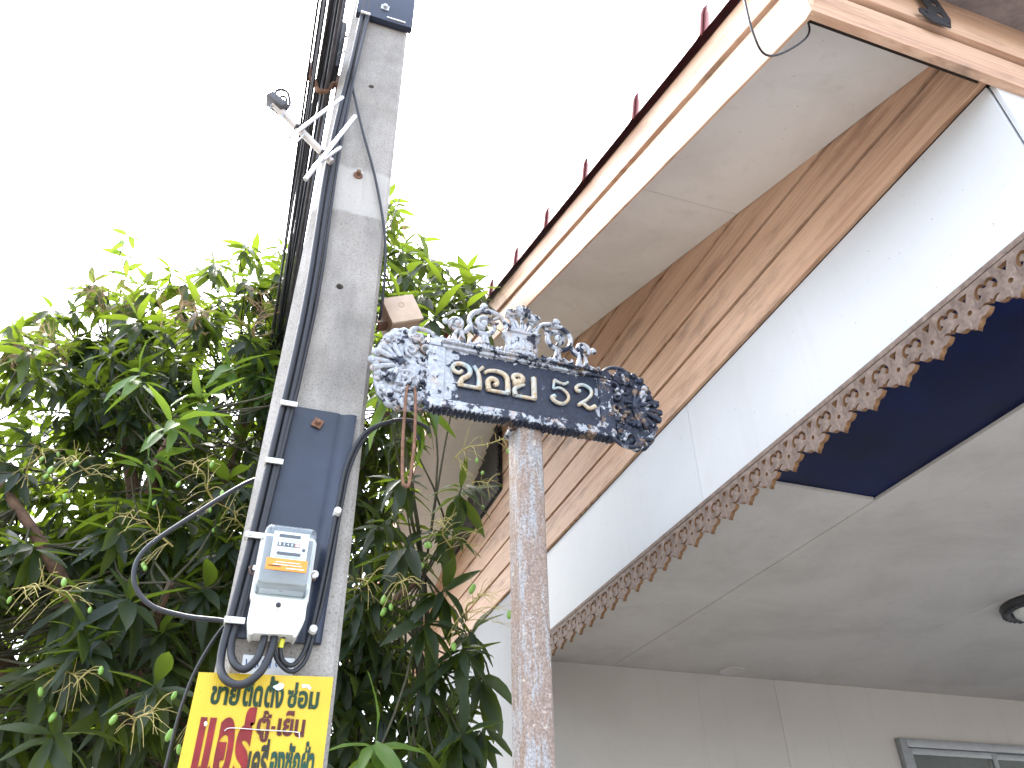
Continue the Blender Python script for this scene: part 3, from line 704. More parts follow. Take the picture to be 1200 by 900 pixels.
for k, (x, y, z, wd, lab) in enumerate(((.002, 1.466, 2.536, .018, 'pale nail clip at the top edge of the dark board'), (-.006, 1.466, 2.392, .018, 'pale nail clip on the supply cables halfway down the board'), (-.016, 1.466, 2.226, .018, 'pale nail clip on the supply cables beside the meter cover'), (-.022, 1.466, 2.060, .018, 'pale nail clip on the supply cables beside the terminal box'),
                                     (.134, 1.462, 2.297, .009, 'round pale clip on the load cables above the meter'), (.118, 1.466, 2.056, .009, 'round pale clip on the load cables below the meter'), (.014, 1.470, 4.13, .016, 'pale clip on the supply cables below the upper board'))):
    cl = thing('cable_clip', (x, 1.49, z), lab, 'clip', 'cable clips')
    if wd > .01:
        q = MB(); q.box(x - wd, x + wd, y - .004, y, z - .006, z + .006, .0015); q.box(x - wd, x - wd + .003, y, 1.488, z - .005, z + .005); q.build('saddle', M_clip, cl)
        q = MB(); q.lathe([(.0035, 0), (.0035, .002)], Matrix.Translation((x - wd * .5, y - .004, z)) @ Matrix.Rotation(math.pi / 2, 4, 'X'), 8); q.build('nail', M_grey_metal, cl)
    else:
        q = MB(); q.lathe([(.0075, -.02), (.0075, .004), (.006, .006)], Matrix.Translation((x, y - .002, z)) @ Matrix.Rotation(math.pi / 2, 4, 'X'), 16); q.build('saddle', M_clip, cl)
        q = MB(); q.lathe([(.0025, 0), (.0025, .0018)], Matrix.Translation((x, y - .0078, z)) @ Matrix.Rotation(math.pi / 2, 4, 'X'), 8); q.build('nail', M_grey_metal, cl)

# sticker and yellow poster on the pole
q = MB(); q.box(.004, .095, PY - .0045, PY - .0015, 1.955, 2.010, .001); stk = tag(q.build('sticker', M_dial), 'white sticker with faded blue print, half behind the yellow poster', 'sticker')
rs_ = random.Random(5); xx = .010
while xx < .088:
    hgt = rs_.uniform(.009, .015); q = MB()
    q.tube(crom([(xx, PY - .0050, 2.002), (xx + rs_.uniform(-.002, .003), PY - .0050, 2.002 - hgt * .5), (xx + rs_.uniform(-.001, .002), PY - .0050, 2.002 - hgt)], 3), .0011, 6, ((0, 1, 0), .3)); q.build('faded_print', M_bluink, stk); xx += rs_.uniform(.0045, .010)
pos = thing('poster', (.05, 1.475, 1.66), 'yellow plastic poster with stencilled green and red lettering tied on the pole', 'poster')
PF = 1.4725
q = MB(); q.prism([(-.064, 1.968), (.166, 1.976), (.165, 1.66), (-.066, 1.655)], 'y', PF, PF + .004); q.build('sheet', M_yellow, pos)
GR, RD, MA = (.008, .045, .014), (.24, .010, .010), (.10, .013, .010)
lay = 0
def stencil(text, x0, x1, z0, z1, colr, halo, parent=pos, marks=None, emb=.004):
    """sprayed lettering: a soft overspray of thin layers and the dense letters on top"""
    global lay
    sh = (z1 - z0) * .10
    if halo:
        for k, (of, al) in enumerate(((.085, .10), (.055, .14))):
            g = glyphs(text, 1, of); e_ = (of - emb) * .035; fit(g, x0 - e_, x1 + e_, z0 - e_, z1 + e_)
            link('overspray', g, parent, spray('overspray', colr, .46, al, 420), front(0, PF - .0003 - .00012 * k - lay * .00002, 0))
    g = glyphs(text, 1, emb); fit(g, x0, x1, z0, z1)
    lay += 1
    return link('lettering', g, parent, spray('stencil_paint', colr, .24, 1, 160), front(0, PF - .0010 - lay * .00002, 0))
stencil('ขาย', -.037, .010, 1.917, 1.947, GR, 1, emb=.035)
stencil('ติด', .0160, .0480, 1.917, 1.960, GR, 1, emb=.035)
stencil('ตั้ง', .0520, .0835, 1.917, 1.970, GR, 1, emb=.035)
stencil('ซ่อม', .0905, .1450, 1.919, 1.962, GR, 1, emb=.035)
stencil('แ', -.045, -.014, 1.792, 1.896, RD, 1, emb=.05)
stencil('อ', -.012, .015, 1.792, 1.898, RD, 1, emb=.05)
stencil('ร์', .017, .043, 1.792, 1.916, RD, 1, emb=.05)
stencil('ตู้', .047, .069, 1.862, 1.912, MA, 1, emb=.03)
stencil('-', .0710, .0780, 1.883, 1.888, MA, 0)
stencil('เย็น', .0815, .127, 1.873, 1.914, MA, 1, emb=.035)
stencil('เครื่', .042, .074, 1.805, 1.867, (.03, .03, .012), 1, emb=.035)
stencil('องซักผ้า', .078, .150, 1.807, 1.867, (.005, .06, .034), 1, emb=.035)
for k, (x, z, sx_, sz_) in enumerate(((.073, 1.953, .008, .005), (.117, 1.957, .004, .004), (.125, 1.955, .003, .004), (-.036, 1.886, .003, .003), (.028, 1.962, .008, .006))):
    pts = [(x + sx_ * (1 + .4 * math.sin(a * 2.3 + k)) * math.cos(a), z + sz_ * (1 + .4 * math.sin(a * 1.7 + k * 2)) * math.sin(a)) for a in [j * .698 for j in range(9)]]
    q = MB(); q.prism(pts, 'y', PF - .0016 - .0001 * k, PF - .0012); q.build('torn_patch', M_dial, pos)
cable('tie_wire', [(-.004, PF - .004, 1.876), (.006, PF - .004, 1.881), (.05, PF - .004, 1.8805), (.112, PF - .004, 1.880), (.119, PF - .004, 1.876), (.120, PF - .003, 1.870)], .0008, 'thin pale tie wire stretched across the yellow poster', M_clip, cat='wire')

# tilted junction box on the right edge of the pole
jb = thing('junction_box', (.25, 1.65, 2.93), 'small brown metal junction box hanging tilted on the pole', 'junction box')
JM = Matrix.Translation((.2500, 1.60, 2.984)) @ Matrix.Rotation(R(-25), 4, 'Y')
q = MB(); q.box(-.043, .043, .006, .095, -.040, .040, .003); q.build('body', M_box, jb, JM)
q = MB(); q.box(-.046, .046, -.004, .006, -.043, .043, .002); lid = q.build('lid', M_boxlid, jb, JM)
q = MB(); q.tube([(.008 * math.cos(a), -.0042, .012 + .008 * math.sin(a)) for a in [j * .524 for j in range(13)]], .0007, 5); q.build('ring_mark', M_box, lid, JM)
q = MB(); q.box(-.07, -.043, .03, .06, -.02, -.01, .001); q.build('mounting_strap', M_rust, jb, JM)

# small aerial strapped to the pole
an = thing('aerial', (-.02, 1.47, 3.33), 'small aluminium aerial with crossed rods strapped to the left of the pole', 'aerial')
ab = [Vector((-.185, 1.43, 3.478)), Vector((-.004, 1.462, 3.338))]
q = MB(); q.tube(ab, .0105, 12); q.build('boom', simple('dull_boom', (.50, .45, .42), .5, .3), an)
for a, b_, r in (((-.125, 1.43, 3.355), (-.008, 1.43, 3.592), .0055), ((-.062, 1.446, 3.225), (.036, 1.440, 3.535), .0062), ((-.155, 1.45, 3.235), (-.088, 1.442, 3.405), .0028), ((-.05, 1.45, 3.285), (.012, 1.448, 3.392), .005)):
    q = MB(); q.tube([a, b_], r, 10); q.build('rod', M_alu, an)
q = MB(); q.box(-.03, .028, -.02, .02, -.012, .014, .004); cl = q.build('dipole_box', M_cable_grey, an, Matrix.Translation((-.178, 1.43, 3.480)) @ Matrix.Rotation(R(36), 4, 'Y'))
q = MB(); q.tube(crom([(-.19, 1.43, 3.50), (-.185, 1.425, 3.535), (-.16, 1.425, 3.54), (-.145, 1.43, 3.50), (-.15, 1.43, 3.47)]), .004, 8); q.build('coax_loop', M_cable, an)
q = MB(); q.tube(crom([(-.178, 1.43, 3.478), (-.172, 1.428, 3.515), (-.158, 1.428, 3.515), (-.150, 1.43, 3.48)]), .0035, 8); q.build('coax_loop', M_cable, an)
for x, z in ((-.19, 3.452), (-.155, 3.425)):
    q = MB(); q.tube([(x, 1.43, z + .02), (x - .002, 1.43, z)], .003, 6); q.build('wing_nut', M_grey_metal, an)
for t_ in (.42, .86):
    p = ab[0].lerp(ab[1], t_); q = MB(); q.ball(p, .014, 1, (1, 1.2, .8)); q.build('clamp', M_blackmet, an)

# overhead cable bundle, bracket and splice case
rc_ = random.Random(11)
labs = 'black overhead telephone cable in the bundle passing left of the pole'
for k in range(16):
    cx_ = -.062 - .0185 * (k % 4) + rc_.uniform(-.004, .004); cz_ = 3.80 + .032 * (k // 4) + .006 * (k % 3) + rc_.uniform(-.006, .006)
    r = rc_.choice((.004, .005, .006, .007)); sg = rc_.uniform(.002, .006); dx = rc_.uniform(-.004, .004); ph = rc_.uniform(0, 6)
    pts = []
    for j in range(26):
        yy = -4 + j * .9; d_ = yy - 1.6
        pts.append((cx_ + dx * d_ + .008 * math.sin(yy * 1.3 + ph), yy, cz_ + sg * d_ * d_ * .25 - .012 * abs(d_) + .010 * math.sin(yy * .9 + ph)))
    cable('overhead_cable', pts, r, labs, M_cable if k % 3 else M_cable_grey, 'overhead telephone cables', n=3, sides=7)
bk2 = thing('cable_bracket', (-.06, 1.6, 3.78), 'rusty hooked steel bracket holding the overhead cables to the pole', 'bracket')
q = MB(); q.tube(crom([(-.030, 1.58, 3.845), (-.045, 1.575, 3.85), (-.060, 1.57, 3.80), (-.085, 1.57, 3.785), (-.105, 1.57, 3.83), (-.125, 1.57, 3.84), (-.122, 1.57, 3.90), (-.115, 1.57, 3.95)], 6), .008, 8); q.build('hook', M_rust, bk2)
q = MB(); q.box(-.036, -.029, 1.55, 1.62, 3.82, 3.87, .002); q.build('plate', M_rust, bk2)
q = MB(); q.box(-.075, -.038, 1.56, 1.66, 3.93, 4.20, .012); tag(q.build('splice_case', M_black), 'black splice case wedged between the overhead cables and the pole', 'splice case')
q = MB(); q.tube(crom([(-.055, 1.555, 4.02), (-.045, 1.54, 4.06), (-.025, 1.54, 4.08), (-.018, 1.54, 4.04), (-.03, 1.54, 3.99), (-.05, 1.55, 3.97), (-.06, 1.56, 3.88)]), .003, 6); tag(q.build('spare_wire_coil', M_cable_grey), 'thin grey wire coiled on the splice case', 'wire')
for x, y, z, rot, lab in ((-.10, 1.57, 3.98, .5, 'thin white cable tie tail above the rusty bracket'),):
    q = MB(); q.box(-.02, .02, -.001, .001, -.003, .003); tag(q.build('cable_tie', M_white, None, Matrix.Translation((x, y, z)) @ Matrix.Rotation(rot, 4, 'Y')), lab, 'cable tie')

# loose wire over the eave corner
cable('loose_wire', [(.62, .53, 3.10), (.641, .54, 2.985), (.655, .56, 2.88), (.690, .58, 2.855), (.775, .60, 2.945), (.87, .615, 3.08), (.92, .64, 3.235)], .0022, 'thin black wire drooping from the roof edge to the soffit corner')

# ------------------------------------------------------------------ street name sign
SX, SYF, SZ = .529, 1.418, 2.66
sg_ = thing('street_name_sign', (SX, SYF + .04, 0), 'ornate cast street sign with scrollwork, chipped white and navy paint, on a rusty post', 'street sign')
SM = Matrix.Translation((SX, SYF, SZ))
q = MB()
hw = .0318; r_ = .010; P = []
for cx_, cy_, a0 in ((hw - r_, hw - r_, 0), (-hw + r_, hw - r_, 90), (-hw + r_, -hw + r_, 180), (hw - r_, -hw + r_, 270)):
    for k in range(4): a = R(a0 + 30 * k); P.append((cx_ + r_ * math.cos(a), cy_ + r_ * math.sin(a)))
q.prism(P, 'z', 0, 2.585)
q.build('post', M_post, sg_, Matrix.Translation((SX + .018, SYF + .046, 0)) @ Matrix.Rotation(R(9), 4, 'Z'))
q = MB(); q.box(-.024, .060, .026, .08, -.104, -.0915, .003); q.build('post_cap', M_signrim, sg_, SM)
q = MB(); q.box(-.218, .218, .004, .024, -.088, .090, .003); q.build('plate', M_signfield, sg_, SM)
frm = MB()
frm.box(-.236, .236, -.006, .026, .074, .097, .005); frm.box(-.236, .236, -.008, .028, -.100, -.076, .006)
frm.box(-.238, -.196, -.004, .025, -.0755, .0735, .005); frm.box(.200, .238, -.004, .025, -.0755, .0735, .005)
q = frm.build('frame', M_signrim, sg_, SM)
bd = MB()
for j in range(52): bd.ball((-.205 + .41 * j / 51, -.010, .086), 0.0052, 1, (1, 1.2, 1))
bd.build('bead_moulding', M_signwhite, q, SM)
bd = MB(); rj = random.Random(2)
for j in range(44): bd.ball((-.232 + .464 * j / 43, .010, -.099 + rj.uniform(-.002, .002)), .0072, 1, (.85, 2.9, 1.0))
bd.build('rope_moulding', M_signiron, q, SM)
# raised characters
def letter(strokes, x, z, wd, h, parent, mats=M_letter):
    q = MB()
    for k, (pts, w0, w1) in enumerate(strokes):
        P_ = crom([(x + a * wd, -.0030 - .0003 * k, z + b_ * h) for a, b_ in pts], 6)
        n_ = len(P_); q.tube(P_, [w0 + (w1 - w0) * i_ / (n_ - 1) for i_ in range(n_)], 10, ((0, 1, 0), .95))
    return q.build('raised_letter', mats, parent, SM)
T = .0072
letter([([(.34, .70), (.24, .58), (.08, .64), (.03, .80), (.12, .95), (.32, 1.0), (.52, .92), (.60, .74), (.54, .52), (.36, .34), (.30, .18), (.28, .05)], .0045, T), ([(.22, .05), (.97, .05)], .0045, .0045), ([(.90, .04), (.90, .45), (.84, .76), (.72, 1.0)], T, .0046), ([(.86, .80), (1.02, 1.02)], .0035, .005)], -.180, -.031, .075, .064, sg_)
letter([([(0, .80), (.12, .93), (.4, 1.0), (.7, .95), (.88, .72), (.90, .05)], .004, T), ([(.10, .05), (.92, .05)], .0045, .0045), ([(.16, .06), (.12, .4), (.24, .58), (.42, .56), (.48, .40), (.36, .30)], T, .0055)], -.099, -.031, .064, .062, sg_)
letter([([(.30, .78), (.16, .72), (.04, .82), (.10, .97), (.34, 1.0), (.46, .84), (.30, .66), (.04, .56)], .005, T), ([(.52, .62), (.30, .50), (.10, .34), (.12, .05)], .0035, T), ([(.12, .05), (.95, .05)], .0045, .0045), ([(.92, .03), (.92, 1.0)], T, T)], -.030, -.033, .060, .064, sg_)
letter([([(.92, 1.02), (.70, .90), (.45, .93), (.22, 1.0)], .0035, .0045), ([(.24, .98), (.16, .60)], .004, .003), ([(.16, .60), (.50, .69), (.82, .52), (.88, .27), (.62, .03), (.28, .04), (.08, .20), (.22, .30)], .003, .0058)], .067, -.030, .054, .068, sg_)
letter([([(.26, .74), (.14, .70), (.06, .82), (.22, .98), (.52, 1.02), (.80, .90), (.84, .68), (.62, .42), (.30, .22), (.10, .07)], .005, .004), ([(.10, .07), (.36, .17), (.66, .02), (.98, .16)], .004, .0058)], .134, -.029, .052, .067, sg_)
# scrollwork
YA = (0, 1, 0)
def sw(q, pts, r, y=0, n=6, k=1.15, s=1):
    P_ = crom([(a * .001 * s, y, b_ * .001) for a, b_ in pts], n); n_ = len(P_)
    rr = r if not hasattr(r, '__len__') else [.001 * (r[0] + (r[1] - r[0]) * i_ / (n_ - 1)) for i_ in range(n_)]
    q.tube(P_, rr if hasattr(rr, '__len__') else rr * .001, 9, (YA, k))
def spir(cx, cz_, r0, r1, a0, turns, n=26):
    return [(cx + (r0 + (r1 - r0) * j / n) * math.cos(R(a0 + 360 * turns * j / n)), cz_ + (r0 + (r1 - r0) * j / n) * math.sin(R(a0 + 360 * turns * j / n))) for j in range(n + 1)]
def blob(q, x, z, r, y=-.004, sc_=(1, .8, 1), s=1): q.ball((x * .001 * s, y, z * .001), r * .001, 2, sc_)
for s in (-1, 1):
    cr = MB()
    # big volute: springs from beside the urn, over the top, round and in to a ball
    v = [(40, 160), (42, 192), (54, 212), (78, 222)] + spir(99, 178, 43, 10, 85, -1.5, 34)
    sw(cr, v, (6.2, 7.0), .008, 4, 1.3, s); blob(cr, 99, 177, 10, .002, s=s)
    sw(cr, [(99, 220), (106, 230), (100, 240), (92, 236)], (5, 4.5), .006, s=s); blob(cr, 98, 234, 6.5, .004, s=s)
    sw(cr, [(62, 206), (74, 194), (70, 184), (62, 188)], (4.4, 3.5), .004, s=s)
    # small end volute
    v = [(136, 160), (144, 146), (156, 140)] + spir(168, 162, 21, 7, -110, 1.25, 22)
    sw(cr, v, (6.4, 5.4), .008, 3, 1.3, s); blob(cr, 168, 162, 8, .003, s=s); blob(cr, 198, 162, 9, .006, s=s); blob(cr, 188, 160, 6, .008, s=s)
    # leafy feet
    for k, (a, z0, w_) in enumerate(((150, 98, 7), (160, 98, 8), (170, 98, 7), (178, 97, 6), (96, 98, 7), (106, 98, 6), (86, 98, 6))):
        top = 146 if a > 140 else 142
        sw(cr, [(a, z0), (a + (-3 if k % 2 else 4), (z0 + top) / 2), ((163 if a > 140 else 98) + (a - (163 if a > 140 else 98)) * .4, top)], (w_, 3.5), .004 + .003 * (k % 2), s=s)
    sw(cr, [(98, 120), (80, 106), (62, 104), (52, 112)], (5, 3.5), .004, s=s); sw(cr, [(110, 116), (124, 106), (136, 108), (134, 118)], (4, 3), .004, s=s)
    sw(cr, [(180, 104), (196, 100), (208, 104), (204, 110)], (6, 3), .004, s=s)
    for k in range(4): blob(cr, 58 + k * 6, 102 + (k % 2) * 5, 5, .004, s=s)
    cr.build('crest_scrollwork', M_crest, sg_, SM)
ur = MB()
prof = [(.034, .096), (.041, .104), (.045, .118), (.040, .132), (.044, .146), (.050, .156), (.052, .162), (.049, .167), (.038, .170), (.022, .176)]
b = bmesh.new(); n = 28; rings = [[b.verts.new((r * math.cos(2 * math.pi * j / n) * (1 + .03 * math.sin(j * 2.1 + h * 200)), .010 + r * .48 * math.sin(2 * math.pi * j / n), h)) for j in range(n)] for r, h in prof]
for p_, q_ in zip(rings, rings[1:]):
    for j in range(n): b.faces.new((p_[j], p_[(j + 1) % n], q_[(j + 1) % n], q_[j]))
b.faces.new(rings[0][::-1]); b.faces.new(rings[-1]); ur._merge(b)
for k in range(5):
    a = -28 + 14 * k; sw(ur, [(a * 1.1, 108), (a * 1.25, 126), (a * .9, 146)], (6, 3.5), -.007 + .0002 * a * a * .04)
sw(ur, [(-44, 161), (-20, 159), (0, 158), (20, 159), (44, 161)], 4.0, -.012, 5, 1.2)
for k in range(7): blob(ur, -30 + 10 * k, 98 + 2 * (k % 2), 6, -.006)
crest = ur.build('urn', M_crest, sg_, SM)
fl = MB()
for x, z, r in ((3, 240, 19), (-29, 224, 14), (33, 222, 14)):
    blob(fl, x, z, r, .006, (1.15, .8, .8))
    for k in range(7):
        a = R(180 * k / 6); sw(fl, [(x, z - r * .6), (x + r * .75 * math.cos(a), z + r * .3 * math.sin(a)), (x + r * 1.12 * math.cos(a), z + r * .85 * math.sin(a))], (2.5, 3.8), -.004)
    sw(fl, [(x * .5, 176), (x * .8, (176 + z) / 2), (x, z - r * .6)], (5, 4), .006)
for s in (-1, 1):
    sw(fl, [(6, 176), (14, 200), (24, 208), (30, 202)], (5, 3), .003, s=s); sw(fl, [(8, 174), (28, 184), (38, 196)], (5, 2.5), .004, s=s)
fl.build('flower_finial', M_crest, crest, SM)
def end_ornament(s):
    rd = random.Random(20 + s)
    # pierced plate with a lobed rim
    rim = []
    for k in range(72):
        a = R(-126 + 252 * k / 71)
        rr_ = 1 + .045 * abs(math.sin(k * .62)) - .05 * math.cos(a * 3)
        rim.append((s * (284 + 74 * rr_ * math.cos(a)), 108 * rr_ * math.sin(a)))
    rim = [(s * 214, -86)] + rim + [(s * 214, 86)]
    eyes = ((266, 84, 11), (270, -86, 13), (244, 56, 9), (248, 24, 7), (244, -12, 7), (250, -46, 10), (276, 48, 6), (284, -42, 7))
    lp = [mm(rim)] + [mm([(s * (x + r * 1.15 * math.cos(t_)), z + r * math.sin(t_)) for t_ in [2 * math.pi * j_ / 12 for j_ in range(12)]]) for x, z, r in eyes]
    plate = link('end_plate', cutout('end_plate', lp, .012, .003), sg_, M_endl, SM @ front(0, .013, 0))
    q = MB()
    for x, z, r in eyes:          # rolled lips round the openings
        sw(q, spir(x, z, r * 1.35, r * 1.15, rd.uniform(0, 360), .9 * rd.choice((-1, 1)), 16), (4.4 + r * .12, 3.4), .003 + rd.uniform(-.005, .001), 3, 1.3, s)
    # shell of ribs opening outwards
    for k in range(9):
        a = R(-84 + 21 * k); c0 = (298, 2); ln = 58 + 8 * math.cos(a * 2)
        sw(q, [(c0[0] - 8, c0[1]), (c0[0] + ln * .45 * math.cos(a), c0[1] + ln * .55 * math.sin(a)), (c0[0] + ln * .84 * math.cos(a), c0[1] + ln * .92 * math.sin(a)), (c0[0] + ln * 1.06 * math.cos(a), c0[1] + ln * 1.06 * math.sin(a) - 4)], (4.5, 8.5), .000 - .005 * (k % 2), 5, 1.0, s)
        blob(q, c0[0] + ln * 1.04 * math.cos(a), c0[1] + ln * 1.02 * math.sin(a), 9.5, .002, s=s)
    blob(q, 297, 2, 11, -.006, s=s)
    # curling leaves between the openings
    for k in range(22):
        x0, z0 = rd.uniform(236, 300), rd.uniform(-88, 88); a = math.atan2(z0, x0 - 240) + rd.uniform(-.8, .8); ln = rd.uniform(18, 32); tw_ = rd.choice((-1, 1)) * rd.uniform(.5, 1.2)
        sw(q, [(x0, z0), (x0 + ln * .5 * math.cos(a), z0 + ln * .5 * math.sin(a)), (x0 + ln * .9 * math.cos(a + tw_ * .5), z0 + ln * .9 * math.sin(a + tw_ * .5)), (x0 + ln * .8 * math.cos(a + tw_), z0 + ln * .8 * math.sin(a + tw_))], (3.2, rd.uniform(4.5, 6.5)), rd.uniform(-.004, .004), 4, 1.2, s)
    # corner volutes and leafy rim
    sw(q, [(214, 92), (228, 106), (244, 114)] + spir(266, 94, 22, 12, 110, -.8, 14), (5, 7), -.001, 4, 1.1, s)
    sw(q, [(218, -90), (234, -106), (250, -116)] + spir(272, -95, 23, 13, -110, .8, 14), (5, 7), -.001, 4, 1.1, s)
    for k in range(30):
        a = R(-112 + 224 * k / 29); rr_ = 1 + .05 * math.sin(k * 2.4)
        blob(q, 284 + 70 * rr_ * math.cos(a), 103 * rr_ * math.sin(a), rd.uniform(6, 11), .004 + rd.uniform(-.006, .006), (1, .9, 1), s)
    return q.build('end_scrollwork', M_endl, plate, SM)
end_ornament(-1); end_ornament(1)
# bent wire hooked through the left ornament
hk = [(.247, 1.404, 2.595), (.2445, 1.402, 2.57), (.2455, 1.403, 2.45), (.252, 1.405, 2.36), (.259, 1.405, 2.347), (.266, 1.404, 2.355), (.270, 1.402, 2.45), (.266, 1.402, 2.56), (.264, 1.410, 2.597)]
cable('bent_wire_hook', hk, .0036, 'long rusty wire bent into a narrow U hanging from the street sign', M_rust, cat='wire')

# ------------------------------------------------------------------ mango tree
YOUNG_SUNLIT = [(-0.54, 2.60, 3.29), (-0.35, 2.45, 3.02), (-0.31, 2.60, 3.23), (-0.25, 2.80, 3.52), (-0.12, 2.90, 3.61), (-0.41, 2.60, 2.95), (0.36, 2.10, 1.99), (0.29, 2.00, 3.15), (0.27, 2.00, 3.01), (0.46, 2.20, 3.09), (-1.16, 3.20, 3.74), (-1.14, 3.40, 3.97), (-0.04, 2.90, 3.55), (0.62, 3.20, 4.73), (0.48, 3.00, 4.58)]  # young, front-lit clusters; the paler leaf colour carries their sunlight
SHOOT = [(-1.00, 3.50, 4.75), (-0.96, 3.50, 4.60), (-0.93, 3.50, 4.49)]
PAN = [(0.56, 2.30, 2.62), (0.69, 2.40, 2.89), (-0.19, 2.50, 2.77), (-0.54, 2.50, 2.40), (-0.45, 2.60, 2.20), (-0.30, 2.50, 2.60), (-0.07, 2.30, 2.05), (-0.21, 2.30, 2.03), (0.45, 2.40, 2.50), (0.64, 2.30, 2.39), (0.32, 2.50, 2.52), (0.59, 2.20, 2.89), (-0.62, 2.70, 2.89), (-0.09, 2.70, 2.77), (-0.83, 2.90, 2.96)]
DRY = [(-0.97, 3.30, 4.15), (-0.75, 3.20, 3.99), (-0.43, 2.90, 3.73), (-0.57, 3.00, 3.80), (-0.19, 2.90, 3.77), (-0.96, 3.20, 3.64), (-1.15, 3.20, 3.60), (0.39, 3.00, 4.58), (-0.92, 3.30, 4.03)]
FRONTC = [(0.39, 2.20, 2.79), (0.62, 2.30, 2.85), (0.57, 2.30, 2.48), (0.69, 2.40, 2.39), (0.38, 2.40, 2.73), (0.55, 2.60, 2.16), (0.66, 2.50, 2.17), (0.60, 2.40, 2.27), (0.39, 2.60, 2.42), (0.46, 2.50, 2.34), (0.68, 2.50, 2.05), (0.52, 2.30, 2.37), (-0.42, 2.50, 2.27), (-0.67, 2.60, 2.59), (-0.35, 2.50, 2.42), (-0.15, 2.60, 2.51), (-0.44, 2.50, 2.04), (-0.21, 2.40, 2.16), (-0.45, 2.60, 2.68), (-0.15, 2.60, 2.91), (0.59, 2.30, 2.69), (0.45, 2.30, 2.61), (0.70, 2.60, 2.17), (0.37, 2.40, 2.47),
          (0.59, 2.30, 3.80), (0.65, 2.35, 3.79), (0.54, 2.40, 3.98), (0.48, 2.50, 4.10), (0.39, 2.40, 3.88), (0.33, 2.20, 3.55), (0.56, 2.30, 3.69), (0.47, 2.20, 3.50), (0.36, 2.10, 3.28), (0.67, 2.50, 4.07), (0.69, 2.45, 3.94), (0.39, 2.70, 4.32), (0.52, 2.30, 3.76), (0.43, 2.30, 3.69), (0.59, 2.20, 3.57), (0.32, 2.10, 3.12), (0.38, 2.20, 3.09), (-1.01, 3.30, 4.22), (-1.14, 3.30, 4.02), (-0.75, 3.30, 4.27), (-0.49, 3.20, 4.38), (-0.30, 3.20, 4.52), (-0.19, 3.30, 4.72), (-0.58, 3.10, 4.17), (-0.31, 3.00, 4.08), (-0.81, 3.20, 4.08), (-1.00, 3.20, 3.95), (-1.18, 3.20, 3.73),
          (0.55, 2.40, 2.22), (0.64, 2.30, 2.06), (0.51, 2.40, 2.00), (0.59, 2.30, 1.92), (0.70, 2.35, 2.00), (0.72, 2.40, 2.25), (0.61, 2.60, 2.11), (0.49, 2.60, 2.18), (0.64, 2.30, 2.30), (0.72, 2.70, 2.19), (0.71, 2.30, 2.08), (0.68, 2.30, 1.91), (0.55, 2.40, 1.89), (0.42, 2.70, 2.28), (0.38, 2.70, 2.12), (0.31, 2.60, 2.30)]
rt = random.Random(42)
TB = Vector((-.45, 4.35, 0))
tree = thing('mango_tree', TB, 'mango tree with long drooping leaves and fruit stalks behind the utility pole', 'tree')
limbs = []
def limb(pts, r0, r1, name, parent=tree, mat=M_bark):
    P_ = crom(pts, 6); n_ = len(P_); q = MB()
    q.tube(P_, [r0 + (r1 - r0) * i_ / (n_ - 1) for i_ in range(n_)], 10)
    limbs.extend([(p, r0 + (r1 - r0) * i_ / (n_ - 1)) for i_, p in enumerate(P_)]); return q.build(name, mat, parent, None, 60)
limb([TB, (-.40, 4.25, .9), (-.32, 4.10, 1.7), (-.22, 3.85, 2.4)], .15, .095, 'trunk')
for pts, r0 in (([(-.22, 3.85, 2.4), (-.40, 3.55, 2.75), (-.62, 3.35, 3.3), (-.9, 3.45, 4.0)], .06),
                ([(-.24, 3.88, 2.3), (-.2, 3.7, 3.0), (-.2, 3.5, 3.7), (-.15, 3.5, 4.5)], .065),
                ([(-.22, 3.86, 2.4), (.15, 3.5, 2.9), (.45, 3.25, 3.6), (.5, 3.3, 4.4)], .055),
                ([(-.24, 3.9, 2.2), (.1, 3.3, 2.35), (.4, 2.8, 2.5), (.55, 2.5, 2.6)], .045),
                ([(-.26, 3.9, 2.2), (-.5, 3.3, 2.45), (-.75, 3.0, 2.75), (-1.1, 2.95, 3.1)], .045),
                ([(-.3, 4.0, 2.0), (-.35, 3.3, 2.2), (-.3, 2.8, 2.35), (-.25, 2.55, 2.5)], .04),
                ([(-.5, 3.45, 3.0), (-.45, 3.0, 3.15), (-.35, 2.7, 3.2)], .028),
                ([(-.3, 4.1, 1.8), (-1.0, 4.0, 2.6), (-1.7, 3.9, 3.2), (-2.1, 3.9, 3.7)], .06),
                ([(-.25, 4.0, 2.1), (-.5, 4.5, 3.0), (-.6, 4.9, 3.9), (-.5, 5.0, 4.8)], .06)):
    limb(pts, r0, .010, 'branch')
BL = [((-1.15, 3.75, 3.35), (1.05, .95, 1.15), 460), ((-.35, 3.60, 3.60), (.80, .85, 1.18), 460), ((.28, 3.35, 3.70), (.48, .85, 1.40), 330),
      ((-.55, 3.10, 2.45), (1.0, .60, .60), 270), ((.35, 3.05, 2.35), (.40, .70, .65), 160), ((-1.9, 3.8, 2.9), (.8, 1.0, 1.1), 60),
      ((-.5, 4.6, 3.4), (1.3, .6, 1.4), 220)]
clusters = []      # (pos, axis, n, size, young and sunlit)
